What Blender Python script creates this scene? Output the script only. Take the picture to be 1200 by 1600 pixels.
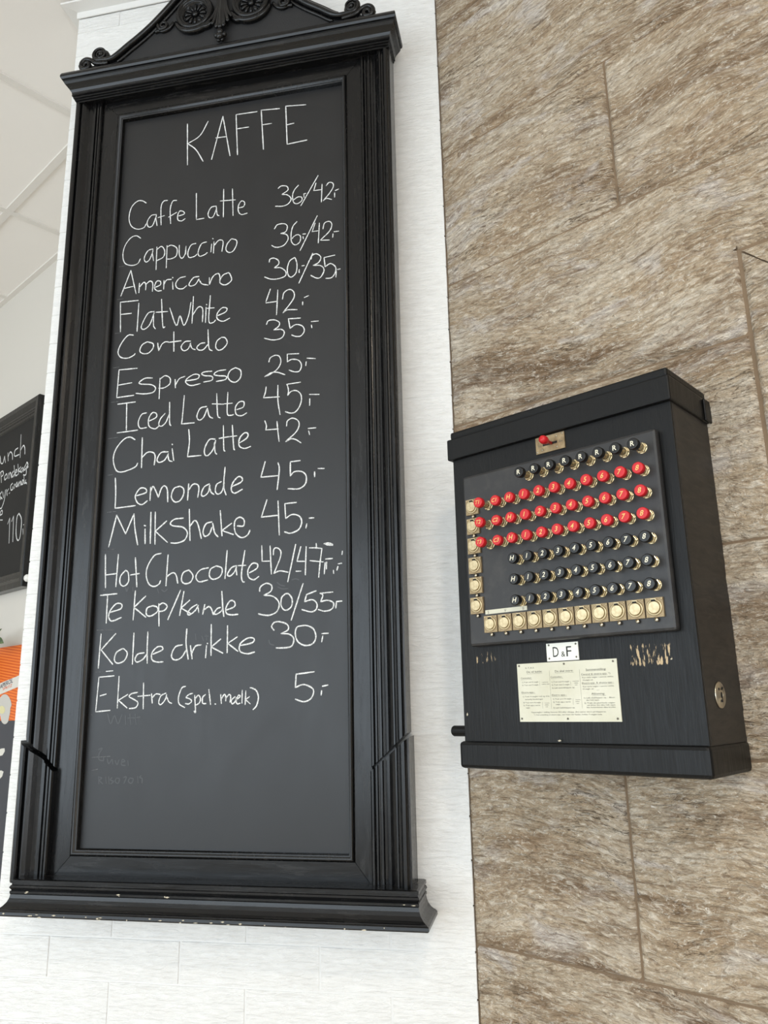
import bpy, bmesh, math, random
from mathutils import Vector, Matrix, noise

# ------------------------------------------------------------------ scene reset
for o in list(bpy.data.objects):
    bpy.data.objects.remove(o, do_unlink=True)
scn = bpy.context.scene
COL = scn.collection
rad = math.radians

# ------------------------------------------------------------------ camera
# World: X runs along the stone wall, Y into it, Z up. Camera at (0, 0, 1.5).
EYE = Vector((0.0, 0.0, 1.5))
FPX = 1215.0
PITCH, ROLL, YAW = rad(13.923), rad(-1.1495), rad(42.6036)
def _basis():
    c, s = math.cos(PITCH), math.sin(PITCH)
    r, f, u = Vector((1, 0, 0)), Vector((0, c, s)), Vector((0, -s, c))
    cr, sr = math.cos(ROLL), math.sin(ROLL)
    r2, u2 = cr * r + sr * u, -sr * r + cr * u
    m = Matrix.Rotation(YAW, 3, 'Z')
    return m @ r2, m @ u2, m @ f
CR, CU, CF = _basis()
cam_d = bpy.data.cameras.new('camera')
cam_d.sensor_fit = 'AUTO'; cam_d.sensor_width = 36.0; cam_d.lens = FPX / 1600.0 * 36.0
cam_d.clip_start = 0.02
cam = bpy.data.objects.new('camera', cam_d); COL.objects.link(cam)
cam.matrix_world = Matrix(((CR.x, CU.x, -CF.x, EYE.x), (CR.y, CU.y, -CF.y, EYE.y), (CR.z, CU.z, -CF.z, EYE.z), (0, 0, 0, 1)))
scn.camera = cam

def ray(px, py):
    return CR * ((px - 600) / FPX) - CU * ((py - 800) / FPX) + CF

# ------------------------------------------------------------------ world, light, exposure
w = bpy.data.worlds.new('world'); scn.world = w; w.use_nodes = True
w.node_tree.nodes['Background'].inputs[0].default_value = (0.75, 0.87, 1.0, 1)
w.node_tree.nodes['Background'].inputs[1].default_value = 1.0
vs = scn.view_settings
vs.view_transform = 'Standard'; vs.look = 'None'; vs.gamma = 1.0; vs.use_curve_mapping = False
vs.exposure = -0.37

def area(name, loc, aim, sx, sy, power, col):
    d = bpy.data.lights.new(name, 'AREA'); d.shape = 'RECTANGLE'; d.size = sx; d.size_y = sy
    d.energy = power; d.color = col
    o = bpy.data.objects.new(name, d); COL.objects.link(o); o.location = loc
    o.rotation_euler = (Vector(aim) - Vector(loc)).to_track_quat('-Z', 'Z').to_euler()
    return o
# the room: X -4.4..2.6, Y -3.8..1.13, ceiling 3.2
RX0, RX1, RY0, CEIL = -4.4, 2.6, -3.8, 3.2
area('daylight_shop_window', (-1.0, RY0 - 0.12, 1.65), (-1.0, 0, 1.65), 6.4, 2.3, 225, (0.82, 0.92, 1.0))
area('daylight_side_window', (RX1 + 0.12, -1.5, 1.6), (0, -1.5, 1.6), 3.6, 2.0, 125, (0.95, 0.98, 1.0))

# ------------------------------------------------------------------ helpers
def link(name, me, mat=None, parent=None, label=None, cat=None, group=None, kind=None, loc=None):
    o = bpy.data.objects.new(name, me); COL.objects.link(o)
    if mat is not None and me is not None and len(me.materials) == 0:
        me.materials.append(mat)
    if parent is not None: o.parent = parent
    if loc is not None: o.location = loc
    if label: o['label'] = label
    if cat: o['category'] = cat
    if group: o['group'] = group
    if kind: o['kind'] = kind
    return o

class MB:
    """collects faces for ONE mesh"""
    def __init__(s): s.v = []; s.f = []; s.sm = []
    def add(s, vs_, fs, smooth=False):
        b = len(s.v); s.v += [tuple(p) for p in vs_]
        for f in fs:
            s.f.append([i + b for i in f]); s.sm.append(smooth)
        return s
    def box(s, x0, x1, y0, y1, z0, z1):
        return s.add([(x0,y0,z0),(x1,y0,z0),(x1,y1,z0),(x0,y1,z0),(x0,y0,z1),(x1,y0,z1),(x1,y1,z1),(x0,y1,z1)],
                     [(0,3,2,1),(4,5,6,7),(0,1,5,4),(1,2,6,5),(2,3,7,6),(3,0,4,7)])
    def bbox(s, x0, x1, y0, y1, z0, z1, b):
        """box with chamfered edges"""
        bm = bmesh.new(); bmesh.ops.create_cube(bm, size=1)
        for v in bm.verts:
            v.co = Vector((x0 if v.co.x < 0 else x1, y0 if v.co.y < 0 else y1, z0 if v.co.z < 0 else z1))
        bmesh.ops.bevel(bm, geom=bm.edges[:], offset=b, segments=2, profile=0.5, affect='EDGES')
        bm.verts.index_update()
        s.add([v.co for v in bm.verts], [[v.index for v in f.verts] for f in bm.faces]); bm.free()
        return s
    def prism(s, pts, y0, y1):
        """polygon in x,z (counter-clockwise seen from -y) pushed from y0 (front) to y1"""
        n = len(pts)
        vs_ = [(x, y0, z) for x, z in pts] + [(x, y1, z) for x, z in pts]
        fs = [tuple(range(n)), tuple(range(2*n-1, n-1, -1))] + [(i, i+n, (i+1) % n + n, (i+1) % n) for i in range(n)]
        return s.add(vs_, fs)
    def lathe(s, prof, n=20, c=(0,0,0), axis='y', smooth=True):
        """prof = [(r, h)], revolved; axis 'y' means h runs towards -y (out of the wall)"""
        vs_ = []
        for r, h in prof:
            for i in range(n):
                a = 2*math.pi*i/n; p, q = r*math.cos(a), r*math.sin(a)
                vs_.append((c[0]+p, c[1]-h, c[2]+q) if axis == 'y' else (c[0]+p, c[1]+q, c[2]+h) if axis == 'z' else (c[0]+h, c[1]+p, c[2]+q))
        fs = []
        for j in range(len(prof)-1):
            for i in range(n):
                k = (i+1) % n
                fs.append((j*n+i, j*n+k, (j+1)*n+k, (j+1)*n+i))
        fs.append(tuple((len(prof)-1)*n+i for i in range(n)))
        fs.append(tuple(reversed(range(n))))
        return s.add(vs_, fs, smooth)
    def tube(s, path, radii, n=8, flat=1.0, smooth=True):
        """swept ellipse; path 3-D points; flat scales the y half-axis"""
        m = len(path); P = [Vector(p) for p in path]
        if not hasattr(radii, '__len__'): radii = [radii]*m
        vs_ = []
        for i in range(m):
            t = (P[min(i+1, m-1)] - P[max(i-1, 0)])
            if t.length < 1e-9: t = Vector((1,0,0))
            t.normalize()
            up = Vector((0,1,0)) if abs(t.y) < 0.9 else Vector((1,0,0))
            a = t.cross(up).normalized(); b = a.cross(t).normalized()
            for k in range(n):
                g = 2*math.pi*k/n
                vs_.append(P[i] + a*(radii[i]*math.cos(g)) + b*(radii[i]*flat*math.sin(g)))
        fs = []
        for i in range(m-1):
            for k in range(n):
                l = (k+1) % n
                fs.append((i*n+k, i*n+l, (i+1)*n+l, (i+1)*n+k))
        fs.append(tuple(reversed(range(n)))); fs.append(tuple((m-1)*n+k for k in range(n)))
        return s.add(vs_, fs, smooth)
    def mesh(s, name):
        me = bpy.data.meshes.new(name); me.from_pydata(s.v, [], s.f); me.update()
        bm = bmesh.new(); bm.from_mesh(me); bmesh.ops.recalc_face_normals(bm, faces=bm.faces); bm.to_mesh(me); bm.free()
        me.polygons.foreach_set('use_smooth', s.sm); me.update()
        return me
    def build(s, name, mat, parent=None, **k):
        return link(name, s.mesh(name), mat, parent, **k)

def empty(name, loc, rot=(0,0,0), **k):
    o = link(name, None, **k); o.location = loc; o.rotation_euler = rot; o.empty_display_size = 0.05
    return o

def catmull(pts, step=4):
    if len(pts) < 3: return [Vector(p) for p in pts]
    P = [Vector(p) for p in pts]
    P = [2*P[0]-P[1]] + P + [2*P[-1]-P[-2]]
    out = []
    for i in range(1, len(P)-2):
        for k in range(step):
            t = k/step; a, b, c, d = P[i-1], P[i], P[i+1], P[i+2]
            out.append(0.5*((2*b) + (c-a)*t + (2*a-5*b+4*c-d)*t*t + (3*b-a-3*c+d)*t**3))
    out.append(P[-2]); return out

_txt = {}
def text_mesh(body, size, align='CENTER', bold=0.0):
    """flat lettering as a mesh in x,z facing -y"""
    k = (body, round(size, 6), align, bold)
    if k in _txt: return _txt[k]
    c = bpy.data.curves.new('lettering', 'FONT'); c.body = body; c.size = size
    c.align_x = align; c.resolution_u = 3; c.offset = bold
    o = bpy.data.objects.new('lettering', c); COL.objects.link(o)
    dg = bpy.context.evaluated_depsgraph_get(); dg.update()
    me = bpy.data.meshes.new_from_object(o.evaluated_get(dg))
    bpy.data.objects.remove(o, do_unlink=True); bpy.data.curves.remove(c)
    for v in me.vertices: v.co = Vector((v.co.x, 0, v.co.y))
    me.materials.clear(); me.name = 'lettering'
    _txt[k] = me
    return me

# ------------------------------------------------------------------ materials
def srgb(r, g, b):
    f = lambda c: (c/255/12.92) if c/255 <= 0.04045 else ((c/255+0.055)/1.055)**2.4
    return (f(r), f(g), f(b), 1)
class NT:
    def __init__(s, name):
        s.m = bpy.data.materials.new(name); s.m.use_nodes = True; s.t = s.m.node_tree
        s.b = s.t.nodes['Principled BSDF']
    def n(s, typ, **k):
        x = s.t.nodes.new(typ)
        for a, v in k.items():
            if a.startswith('i_'): x.inputs[a[2:].replace('_', ' ')].default_value = v
            else: setattr(x, a, v)
        return x
    def l(s, a, b): s.t.links.new(a, b)
    def coords(s, scale=(1,1,1), src='Object'):
        tc = s.n('ShaderNodeTexCoord'); mp = s.n('ShaderNodeMapping'); mp.inputs['Scale'].default_value = scale
        s.l(tc.outputs[src], mp.inputs['Vector']); return mp.outputs['Vector']
    def noise(s, vec, scale, detail=4, rough=0.55, dist=0.0):
        x = s.n('ShaderNodeTexNoise'); x.inputs['Scale'].default_value = scale; x.inputs['Detail'].default_value = detail
        x.inputs['Roughness'].default_value = rough; x.inputs['Distortion'].default_value = dist
        s.l(vec, x.inputs['Vector']); return x.outputs['Fac']
    def ramp(s, fac, stops):
        r = s.n('ShaderNodeValToRGB'); e = r.color_ramp.elements
        while len(e) < len(stops): e.new(0.5)
        for el, (p, c) in zip(e, stops): el.position = p; el.color = c
        s.l(fac, r.inputs['Fac']); return r.outputs['Color']
    def mix(s, fac, a, b, mode='MIX'):
        x = s.n('ShaderNodeMix', data_type='RGBA', blend_type=mode)
        for i, v in ((0, fac), (6, a), (7, b)):
            if hasattr(v, 'links') or hasattr(v, 'is_linked'): s.l(v, x.inputs[i])
            else: x.inputs[i].default_value = v
        return x.outputs[2]
    def math(s, op, a, b=0.0):
        x = s.n('ShaderNodeMath', operation=op)
        for i, v in ((0, a), (1, b)):
            if hasattr(v, 'is_linked'): s.l(v, x.inputs[i])
            else: x.inputs[i].default_value = v
        return x.outputs[0]
    def col(s, c):
        if hasattr(c, 'is_linked'): s.l(c, s.b.inputs['Base Color'])
        else: s.b.inputs['Base Color'].default_value = c
    def rough(s, v):
        if hasattr(v, 'is_linked'): s.l(v, s.b.inputs['Roughness'])
        else: s.b.inputs['Roughness'].default_value = v
    def bump(s, h, strength=0.5, dist=0.002):
        x = s.n('ShaderNodeBump'); x.inputs['Strength'].default_value = strength; x.inputs['Distance'].default_value = dist
        s.l(h, x.inputs['Height']); s.l(x.outputs['Normal'], s.b.inputs['Normal'])
def plain(name, c, rough=0.5, metal=0.0, bump=None):
    t = NT(name); t.col(c); t.rough(rough); t.b.inputs['Metallic'].default_value = metal
    if bump: t.bump(t.noise(t.coords(), bump[0], 3), bump[1], bump[2])
    return t.m
M = {}

def make_materials():
    # stone planks: streaky brown and cream, each slab with its own shift
    t = NT('stone_plank')
    tc = t.n('ShaderNodeTexCoord'); oi = t.n('ShaderNodeObjectInfo')
    cmb = t.n('ShaderNodeCombineXYZ'); t.l(t.math('MULTIPLY', oi.outputs['Random'], 7.3), cmb.inputs[0]); t.l(t.math('MULTIPLY', oi.outputs['Random'], 23.0), cmb.inputs[2])
    ad = t.n('ShaderNodeVectorMath', operation='ADD'); t.l(tc.outputs['Object'], ad.inputs[0]); t.l(cmb.outputs[0], ad.inputs[1])
    def mp(sc):
        m = t.n('ShaderNodeMapping'); m.inputs['Scale'].default_value = sc; t.l(ad.outputs[0], m.inputs['Vector']); return m.outputs['Vector']
    wr = t.n('ShaderNodeTexNoise'); wr.inputs['Scale'].default_value = 2.6; wr.inputs['Detail'].default_value = 2; t.l(ad.outputs[0], wr.inputs['Vector'])
    wm = t.n('ShaderNodeVectorMath', operation='MULTIPLY'); t.l(wr.outputs['Color'], wm.inputs[0]); wm.inputs[1].default_value = (0.02, 0, 0.11)
    wa = t.n('ShaderNodeVectorMath', operation='ADD'); t.l(ad.outputs[0], wa.inputs[0]); t.l(wm.outputs[0], wa.inputs[1])
    def wmp(sc):
        m = t.n('ShaderNodeMapping'); m.inputs['Scale'].default_value = sc; t.l(wa.outputs[0], m.inputs['Vector']); return m.outputs['Vector']
    G = lambda v: (v, v, v, 1)
    big = t.noise(wmp((1.8, 2, 6)), 2.2, 6, 0.65, 0.4)
    base = t.ramp(big, [(0.30, srgb(146, 122, 96)), (0.45, srgb(172, 152, 126)), (0.58, srgb(188, 172, 150)), (0.72, srgb(204, 193, 177))])
    gy = t.noise(wmp((3.2, 3, 8)), 2.0, 5, 0.65, 0.6)
    base = t.mix(t.ramp(gy, [(0.54, G(0)), (0.66, G(0.7))]), base, srgb(196, 188, 182))
    band = t.noise(wmp((1.5, 2, 8)), 1.6, 6, 0.6, 0.5)
    base = t.mix(t.ramp(band, [(0.54, G(0)), (0.67, G(0.85))]), base, srgb(112, 87, 62))
    st2 = t.noise(wmp((5, 10, 120)), 1.0, 8, 0.7, 0.5)
    base = t.mix(t.ramp(st2, [(0.32, G(0.75)), (0.42, G(0))]), base, srgb(116, 92, 68))
    base = t.mix(t.ramp(st2, [(0.58, G(0)), (0.70, G(0.6))]), base, srgb(214, 200, 178))
    st = t.noise(wmp((38, 30, 130)), 1.0, 8, 0.78, 1.4)
    base = t.mix(t.ramp(st, [(0.36, G(0.55)), (0.47, G(0))]), base, srgb(120, 98, 74))
    base = t.mix(t.ramp(st, [(0.52, G(0)), (0.64, G(0.62))]), base, srgb(226, 216, 198))
    sp = t.noise(wmp((110, 60, 190)), 1.0, 7, 0.75, 1.0)
    base = t.mix(t.ramp(sp, [(0.57, G(0)), (0.66, G(0.8))]), base, srgb(236, 229, 216))
    crk = t.noise(wmp((9, 10, 70)), 1.0, 6, 0.62, 0.8)
    cr = t.math('ABSOLUTE', t.math('SUBTRACT', crk, 0.5)); pres = t.noise(mp((6, 3, 10)), 1.0, 3)
    crm = t.math('MULTIPLY', t.ramp(cr, [(0.002, G(0.9)), (0.008, G(0))]), t.ramp(pres, [(0.54, G(0)), (0.66, G(1))]))
    base = t.mix(crm, base, srgb(98, 76, 56))
    t.col(base); t.rough(0.7); t.b.inputs['Specular IOR Level'].default_value = 0.3
    hb = t.noise(wmp((46, 30, 150)), 1.0, 4, 0.65, 0.8); hc = t.noise(wmp((120, 60, 260)), 1.0, 2, 0.5, 0.5)
    h = t.math('ADD', t.math('MULTIPLY', hb, 1.6), t.math('MULTIPLY', hc, 0.7))
    h = t.math('SUBTRACT', h, t.math('MULTIPLY', crm, 0.3))
    base = t.mix(t.ramp(hb, [(0.34, G(0.62)), (0.46, G(0))]), base, srgb(112, 90, 68)); base = t.mix(t.ramp(hb, [(0.55, G(0)), (0.68, G(0.6))]), base, srgb(226, 216, 200)); t.col(base)
    t.bump(h, 1.0, 0.0048); M['stone'] = t.m
    M['grout'] = plain('tan_grout', srgb(126, 106, 84), 0.9, 0, (300, 0.5, 0.001))
    # white painted brick
    t = NT('white_painted_brick'); v = t.coords((1, 1, 2.2))
    n1 = t.noise(v, 26, 5, 0.65, 0.6); n2 = t.noise(t.coords((18, 18, 90)), 2.2, 4, 0.6, 1.2)
    t.col(t.ramp(n1, [(0.3, srgb(232, 230, 226)), (0.7, srgb(242, 241, 238))])); t.rough(0.5)
    t.bump(t.math('ADD', n1, t.math('MULTIPLY', n2, 0.8)), 0.85, 0.0034); M['white'] = t.m
    M['joint'] = plain('white_painted_joint', srgb(231, 230, 227), 0.6, 0, (60, 0.4, 0.002))
    M['beige'] = plain('beige_wall_paint', srgb(214, 209, 200), 0.7, 0, (140, 0.15, 0.001))
    M['tile'] = plain('ceiling_tile', srgb(243, 238, 232), 0.85, 0, (500, 0.25, 0.0006))
    M['bar'] = plain('ceiling_bar', srgb(228, 223, 216), 0.5)
    M['trimw'] = plain('white_trim', srgb(232, 230, 226), 0.5)
    t = NT('oak_floor'); v = t.coords((1, 9, 1)); t.col(t.ramp(t.noise(v, 6, 5), [(0.3, srgb(178, 166, 148)), (0.7, srgb(204, 194, 178))])); t.rough(0.4); M['floor'] = t.m
    M['door'] = plain('dark_door_paint', srgb(70, 60, 52), 0.5)
    M['frame_w'] = plain('window_frame_paint', srgb(60, 62, 64), 0.5)
    # black lacquered frame wood: some worn, dusty streaks along the mouldings
    for key, nm, sc in (('frame', 'black_lacquered_wood', (40, 40, 5)), ('frame_h', 'black_lacquered_rail', (4, 40, 40))):
        t = NT(nm); v = t.coords(sc)
        n = t.noise(v, 3.0, 6, 0.7, 0.4); pat = t.noise(t.coords((9, 9, 3)), 1.2, 3)
        worn = t.math('MULTIPLY', t.ramp(n, [(0.52, (0,0,0,1)), (0.72, (1,1,1,1))]), t.ramp(pat, [(0.45, (0,0,0,1)), (0.62, (1,1,1,1))]))
        t.col(t.mix(worn, srgb(11, 11, 12), srgb(42, 40, 38))); t.rough(t.ramp(n, [(0.3, (0.17,)*3+(1,)), (0.8, (0.36,)*3+(1,))]))
        t.bump(n, 0.2, 0.0006); t.b.inputs['Specular IOR Level'].default_value = 0.42; M[key] = t.m
    M['frame_rough'] = plain('black_pediment_field', srgb(33, 33, 34), 0.6, 0, (420, 0.7, 0.0012))
    t = NT('chipped_gesso'); t.col(srgb(196, 186, 164)); t.rough(0.8); M['chip'] = t.m
    # chalkboard with wiped smears
    t = NT('chalkboard'); v = t.coords((1, 1, 1))
    sm = t.noise(t.coords((3.0, 3, 1.6)), 3.2, 5, 0.6, 1.0); fn = t.noise(v, 700, 2)
    t.col(t.mix(t.math('MULTIPLY', sm, 0.7), srgb(26, 26, 27), srgb(37, 37, 38))); t.rough(t.ramp(sm, [(0.3, (0.36,)*3+(1,)), (0.7, (0.44,)*3+(1,))]))
    t.b.inputs['Specular IOR Level'].default_value = 0.5
    t.bump(fn, 0.12, 0.0004); M['board'] = t.m
    M['board_far'] = plain('small_chalkboard', srgb(24, 24, 24), 0.6); M['board_far'].node_tree.nodes['Principled BSDF'].inputs['Specular IOR Level'].default_value = 0.3
    t = NT('chalk'); n = t.noise(t.coords(), 900, 3, 0.7)
    t.col(t.ramp(n, [(0.36, srgb(112, 112, 111)), (0.52, srgb(242, 242, 240))])); t.rough(0.95); M['chalk'] = t.m
    t = NT('faint_chalk'); n = t.noise(t.coords(), 700, 3, 0.7)
    t.col(t.ramp(n, [(0.4, srgb(58, 58, 59)), (0.6, srgb(124, 124, 124))])); t.rough(0.95); M['faint'] = t.m
    t = NT('ghost_chalk'); t.col(srgb(62, 62, 63)); t.rough(0.40); M['ghost'] = t.m
    # black painted cabinet wood with fine upright grain
    def cabinet(name, wear):
        t = NT(name); g = t.noise(t.coords((160, 160, 9)), 2.2, 5, 0.65, 0.3); lo = t.noise(t.coords((6, 6, 4)), 2.0, 4, 0.6)
        c = t.mix(lo, srgb(11, 11, 11), srgb(21, 21, 21))
        if wear:
            tc = t.n('ShaderNodeTexCoord'); sx = t.n('ShaderNodeSeparateXYZ'); t.l(tc.outputs['Object'], sx.inputs[0])
            def win(src, a, b, e):
                r1 = t.n('ShaderNodeMapRange', interpolation_type='SMOOTHSTEP'); r1.inputs[1].default_value = a-e; r1.inputs[2].default_value = a+e; t.l(src, r1.inputs[0])
                r2 = t.n('ShaderNodeMapRange', interpolation_type='SMOOTHSTEP'); r2.inputs[1].default_value = b-e; r2.inputs[2].default_value = b+e; r2.inputs[3].default_value = 1; r2.inputs[4].default_value = 0; t.l(src, r2.inputs[0])
                return t.math('MULTIPLY', r1.outputs[0], r2.outputs[0])
            fl = t.noise(t.coords((300, 60, 60)), 1.0, 4, 0.6)
            m = None
            for (a, b, z0, z1, k) in wear:
                q = t.math('MULTIPLY', t.math('MULTIPLY', win(sx.outputs[0], a, b, 0.010), win(sx.outputs[2], z0, z1, 0.008)), k)
                m = q if m is None else t.math('ADD', m, q)
            fac = t.ramp(t.math('MULTIPLY', t.math('ADD', fl, 0.0), m), [(0.50, (0,0,0,1)), (0.55, (1,1,1,1))])
            c = t.mix(fac, c, srgb(192, 168, 132))
        t.col(c); t.rough(t.ramp(g, [(0.3, (0.34,)*3+(1,)), (0.7, (0.5,)*3+(1,))])); t.bump(g, 0.45, 0.001); t.b.inputs['Specular IOR Level'].default_value = 0.27; return t.m
    # areas where the paint has flaked off below the button panel (cabinet coordinates)
    M['cab_front'] = cabinet('black_cabinet_front', [(0.09, 0.160, 0.135, 0.172, 0.95), (-0.165, -0.115, 0.150, 0.180, 0.86)])
    M['cab'] = cabinet('black_cabinet_wood', None)
    t = NT('black_side_painted_reflection'); g = t.noise(t.coords((8, 14, 60)), 2.0, 5, 0.6, 0.6)  # brown of the reflected stone wall is put into the side's colour
    t.col(t.ramp(g, [(0.3, srgb(26, 24, 22)), (0.7, srgb(50, 45, 40))])); t.rough(0.55); t.bump(g, 0.3, 0.001); M['cab_side'] = t.m
    t = NT('ebonite_panel'); n = t.noise(t.coords(), 30, 6, 0.7); t.col(t.mix(t.ramp(n, [(0.5, (0,0,0,1)), (0.8, (1,1,1,1))]), srgb(44, 43, 43), srgb(66, 63, 60))); t.rough(0.42); M['panel'] = t.m
    t = NT('aged_brass'); n = t.noise(t.coords(), 160, 4, 0.6)
    t.col(t.ramp(n, [(0.3, srgb(184, 164, 124)), (0.7, srgb(222, 206, 168))])); t.b.inputs['Metallic'].default_value = 0.45; t.rough(0.36); M['brass'] = t.m
    t = NT('dull_brass'); n = t.noise(t.coords(), 120, 4, 0.6)
    t.col(t.ramp(n, [(0.3, srgb(132, 112, 82)), (0.7, srgb(176, 154, 118))])); t.b.inputs['Metallic'].default_value = 0.45; t.rough(0.45); M['brass_dull'] = t.m
    M['collar'] = plain('polished_brass', srgb(222, 208, 172), 0.24, 0.9)
    M['nickel'] = plain('worn_nickel', srgb(206, 198, 180), 0.28, 1.0)
    M['red'] = plain('red_bakelite', srgb(202, 30, 38), 0.35)
    M['blackcap'] = plain('black_bakelite', srgb(12, 12, 12), 0.3)
    M['engrave_gold'] = plain('gilt_engraving', srgb(236, 196, 120), 0.6)
    M['engrave_cream'] = plain('cream_engraving', srgb(240, 232, 208), 0.6)
    M['slot'] = plain('dark_slot', srgb(16, 14, 12), 0.7)
    M['plate'] = plain('ivory_plate', srgb(236, 235, 224), 0.4)
    t = NT('aged_ivory_sheet'); n = t.noise(t.coords(), 18, 4); t.col(t.ramp(n, [(0.3, srgb(206, 202, 178)), (0.7, srgb(220, 217, 198))])); t.rough(0.45); M['sheet'] = t.m
    M['ink'] = plain('black_ink', srgb(16, 16, 16), 0.6)
    M['ink_grey'] = plain('faded_ink', srgb(92, 88, 78), 0.7)
    M['screw'] = plain('steel_screw', srgb(120, 116, 106), 0.4, 0.9)
    t = NT('orange_ribbed_print'); wv = t.n('ShaderNodeTexWave', bands_direction='DIAGONAL'); wv.inputs['Scale'].default_value = 66
    t.l(t.coords((0.12, 0, 1)), wv.inputs['Vector']); t.col(t.mix(wv.outputs['Fac'], srgb(214, 88, 24), srgb(250, 134, 52))); t.rough(0.5); M['orange'] = t.m
    M['navy'] = plain('slate_print', srgb(62, 64, 72), 0.5)
    M['paleprint'] = plain('pale_print', srgb(226, 222, 212), 0.5)
    M['glassprint'] = plain('milky_print', srgb(206, 202, 194), 0.5)
    M['iceprint'] = plain('yellow_print', srgb(226, 218, 168), 0.5)
    M['navyink'] = plain('navy_ink', srgb(30, 36, 66), 0.5)
    M['orangeink'] = plain('orange_ink', srgb(238, 110, 60), 0.5)
    t = NT('leaf'); t.col(t.ramp(t.noise(t.coords(), 40, 3), [(0.3, srgb(44, 62, 34)), (0.7, srgb(96, 116, 58))])); t.rough(0.45); M['leaf'] = t.m
    M['pot'] = plain('terracotta', srgb(150, 96, 70), 0.7)
    M['soil'] = plain('soil', srgb(50, 38, 30), 0.9)
    M['knob'] = plain('white_ceramic', srgb(236, 234, 230), 0.35)
make_materials()

# ------------------------------------------------------------------ the setting
YS = 1.1323                 # plane of the stone / beige wall
XC = -0.8569                # where the white pillar meets it
WANG = rad(31.382)          # the white face is turned by this much
EW = Vector((math.cos(WANG), math.sin(WANG), 0)); NW = Vector((-math.sin(WANG), math.cos(WANG), 0))
CORNER = Vector((XC, YS, 0))
def S(u, off, z): return Vector((XC + u, YS - off, 1.5 + z))       # point on / before the stone wall
def stone_px(px, py, off=0.0):
    r = ray(px, py); k = (YS - off) / r.y; p = r * k
    return p.x - XC, p.z                                           # u, z relative to the eye height

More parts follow.
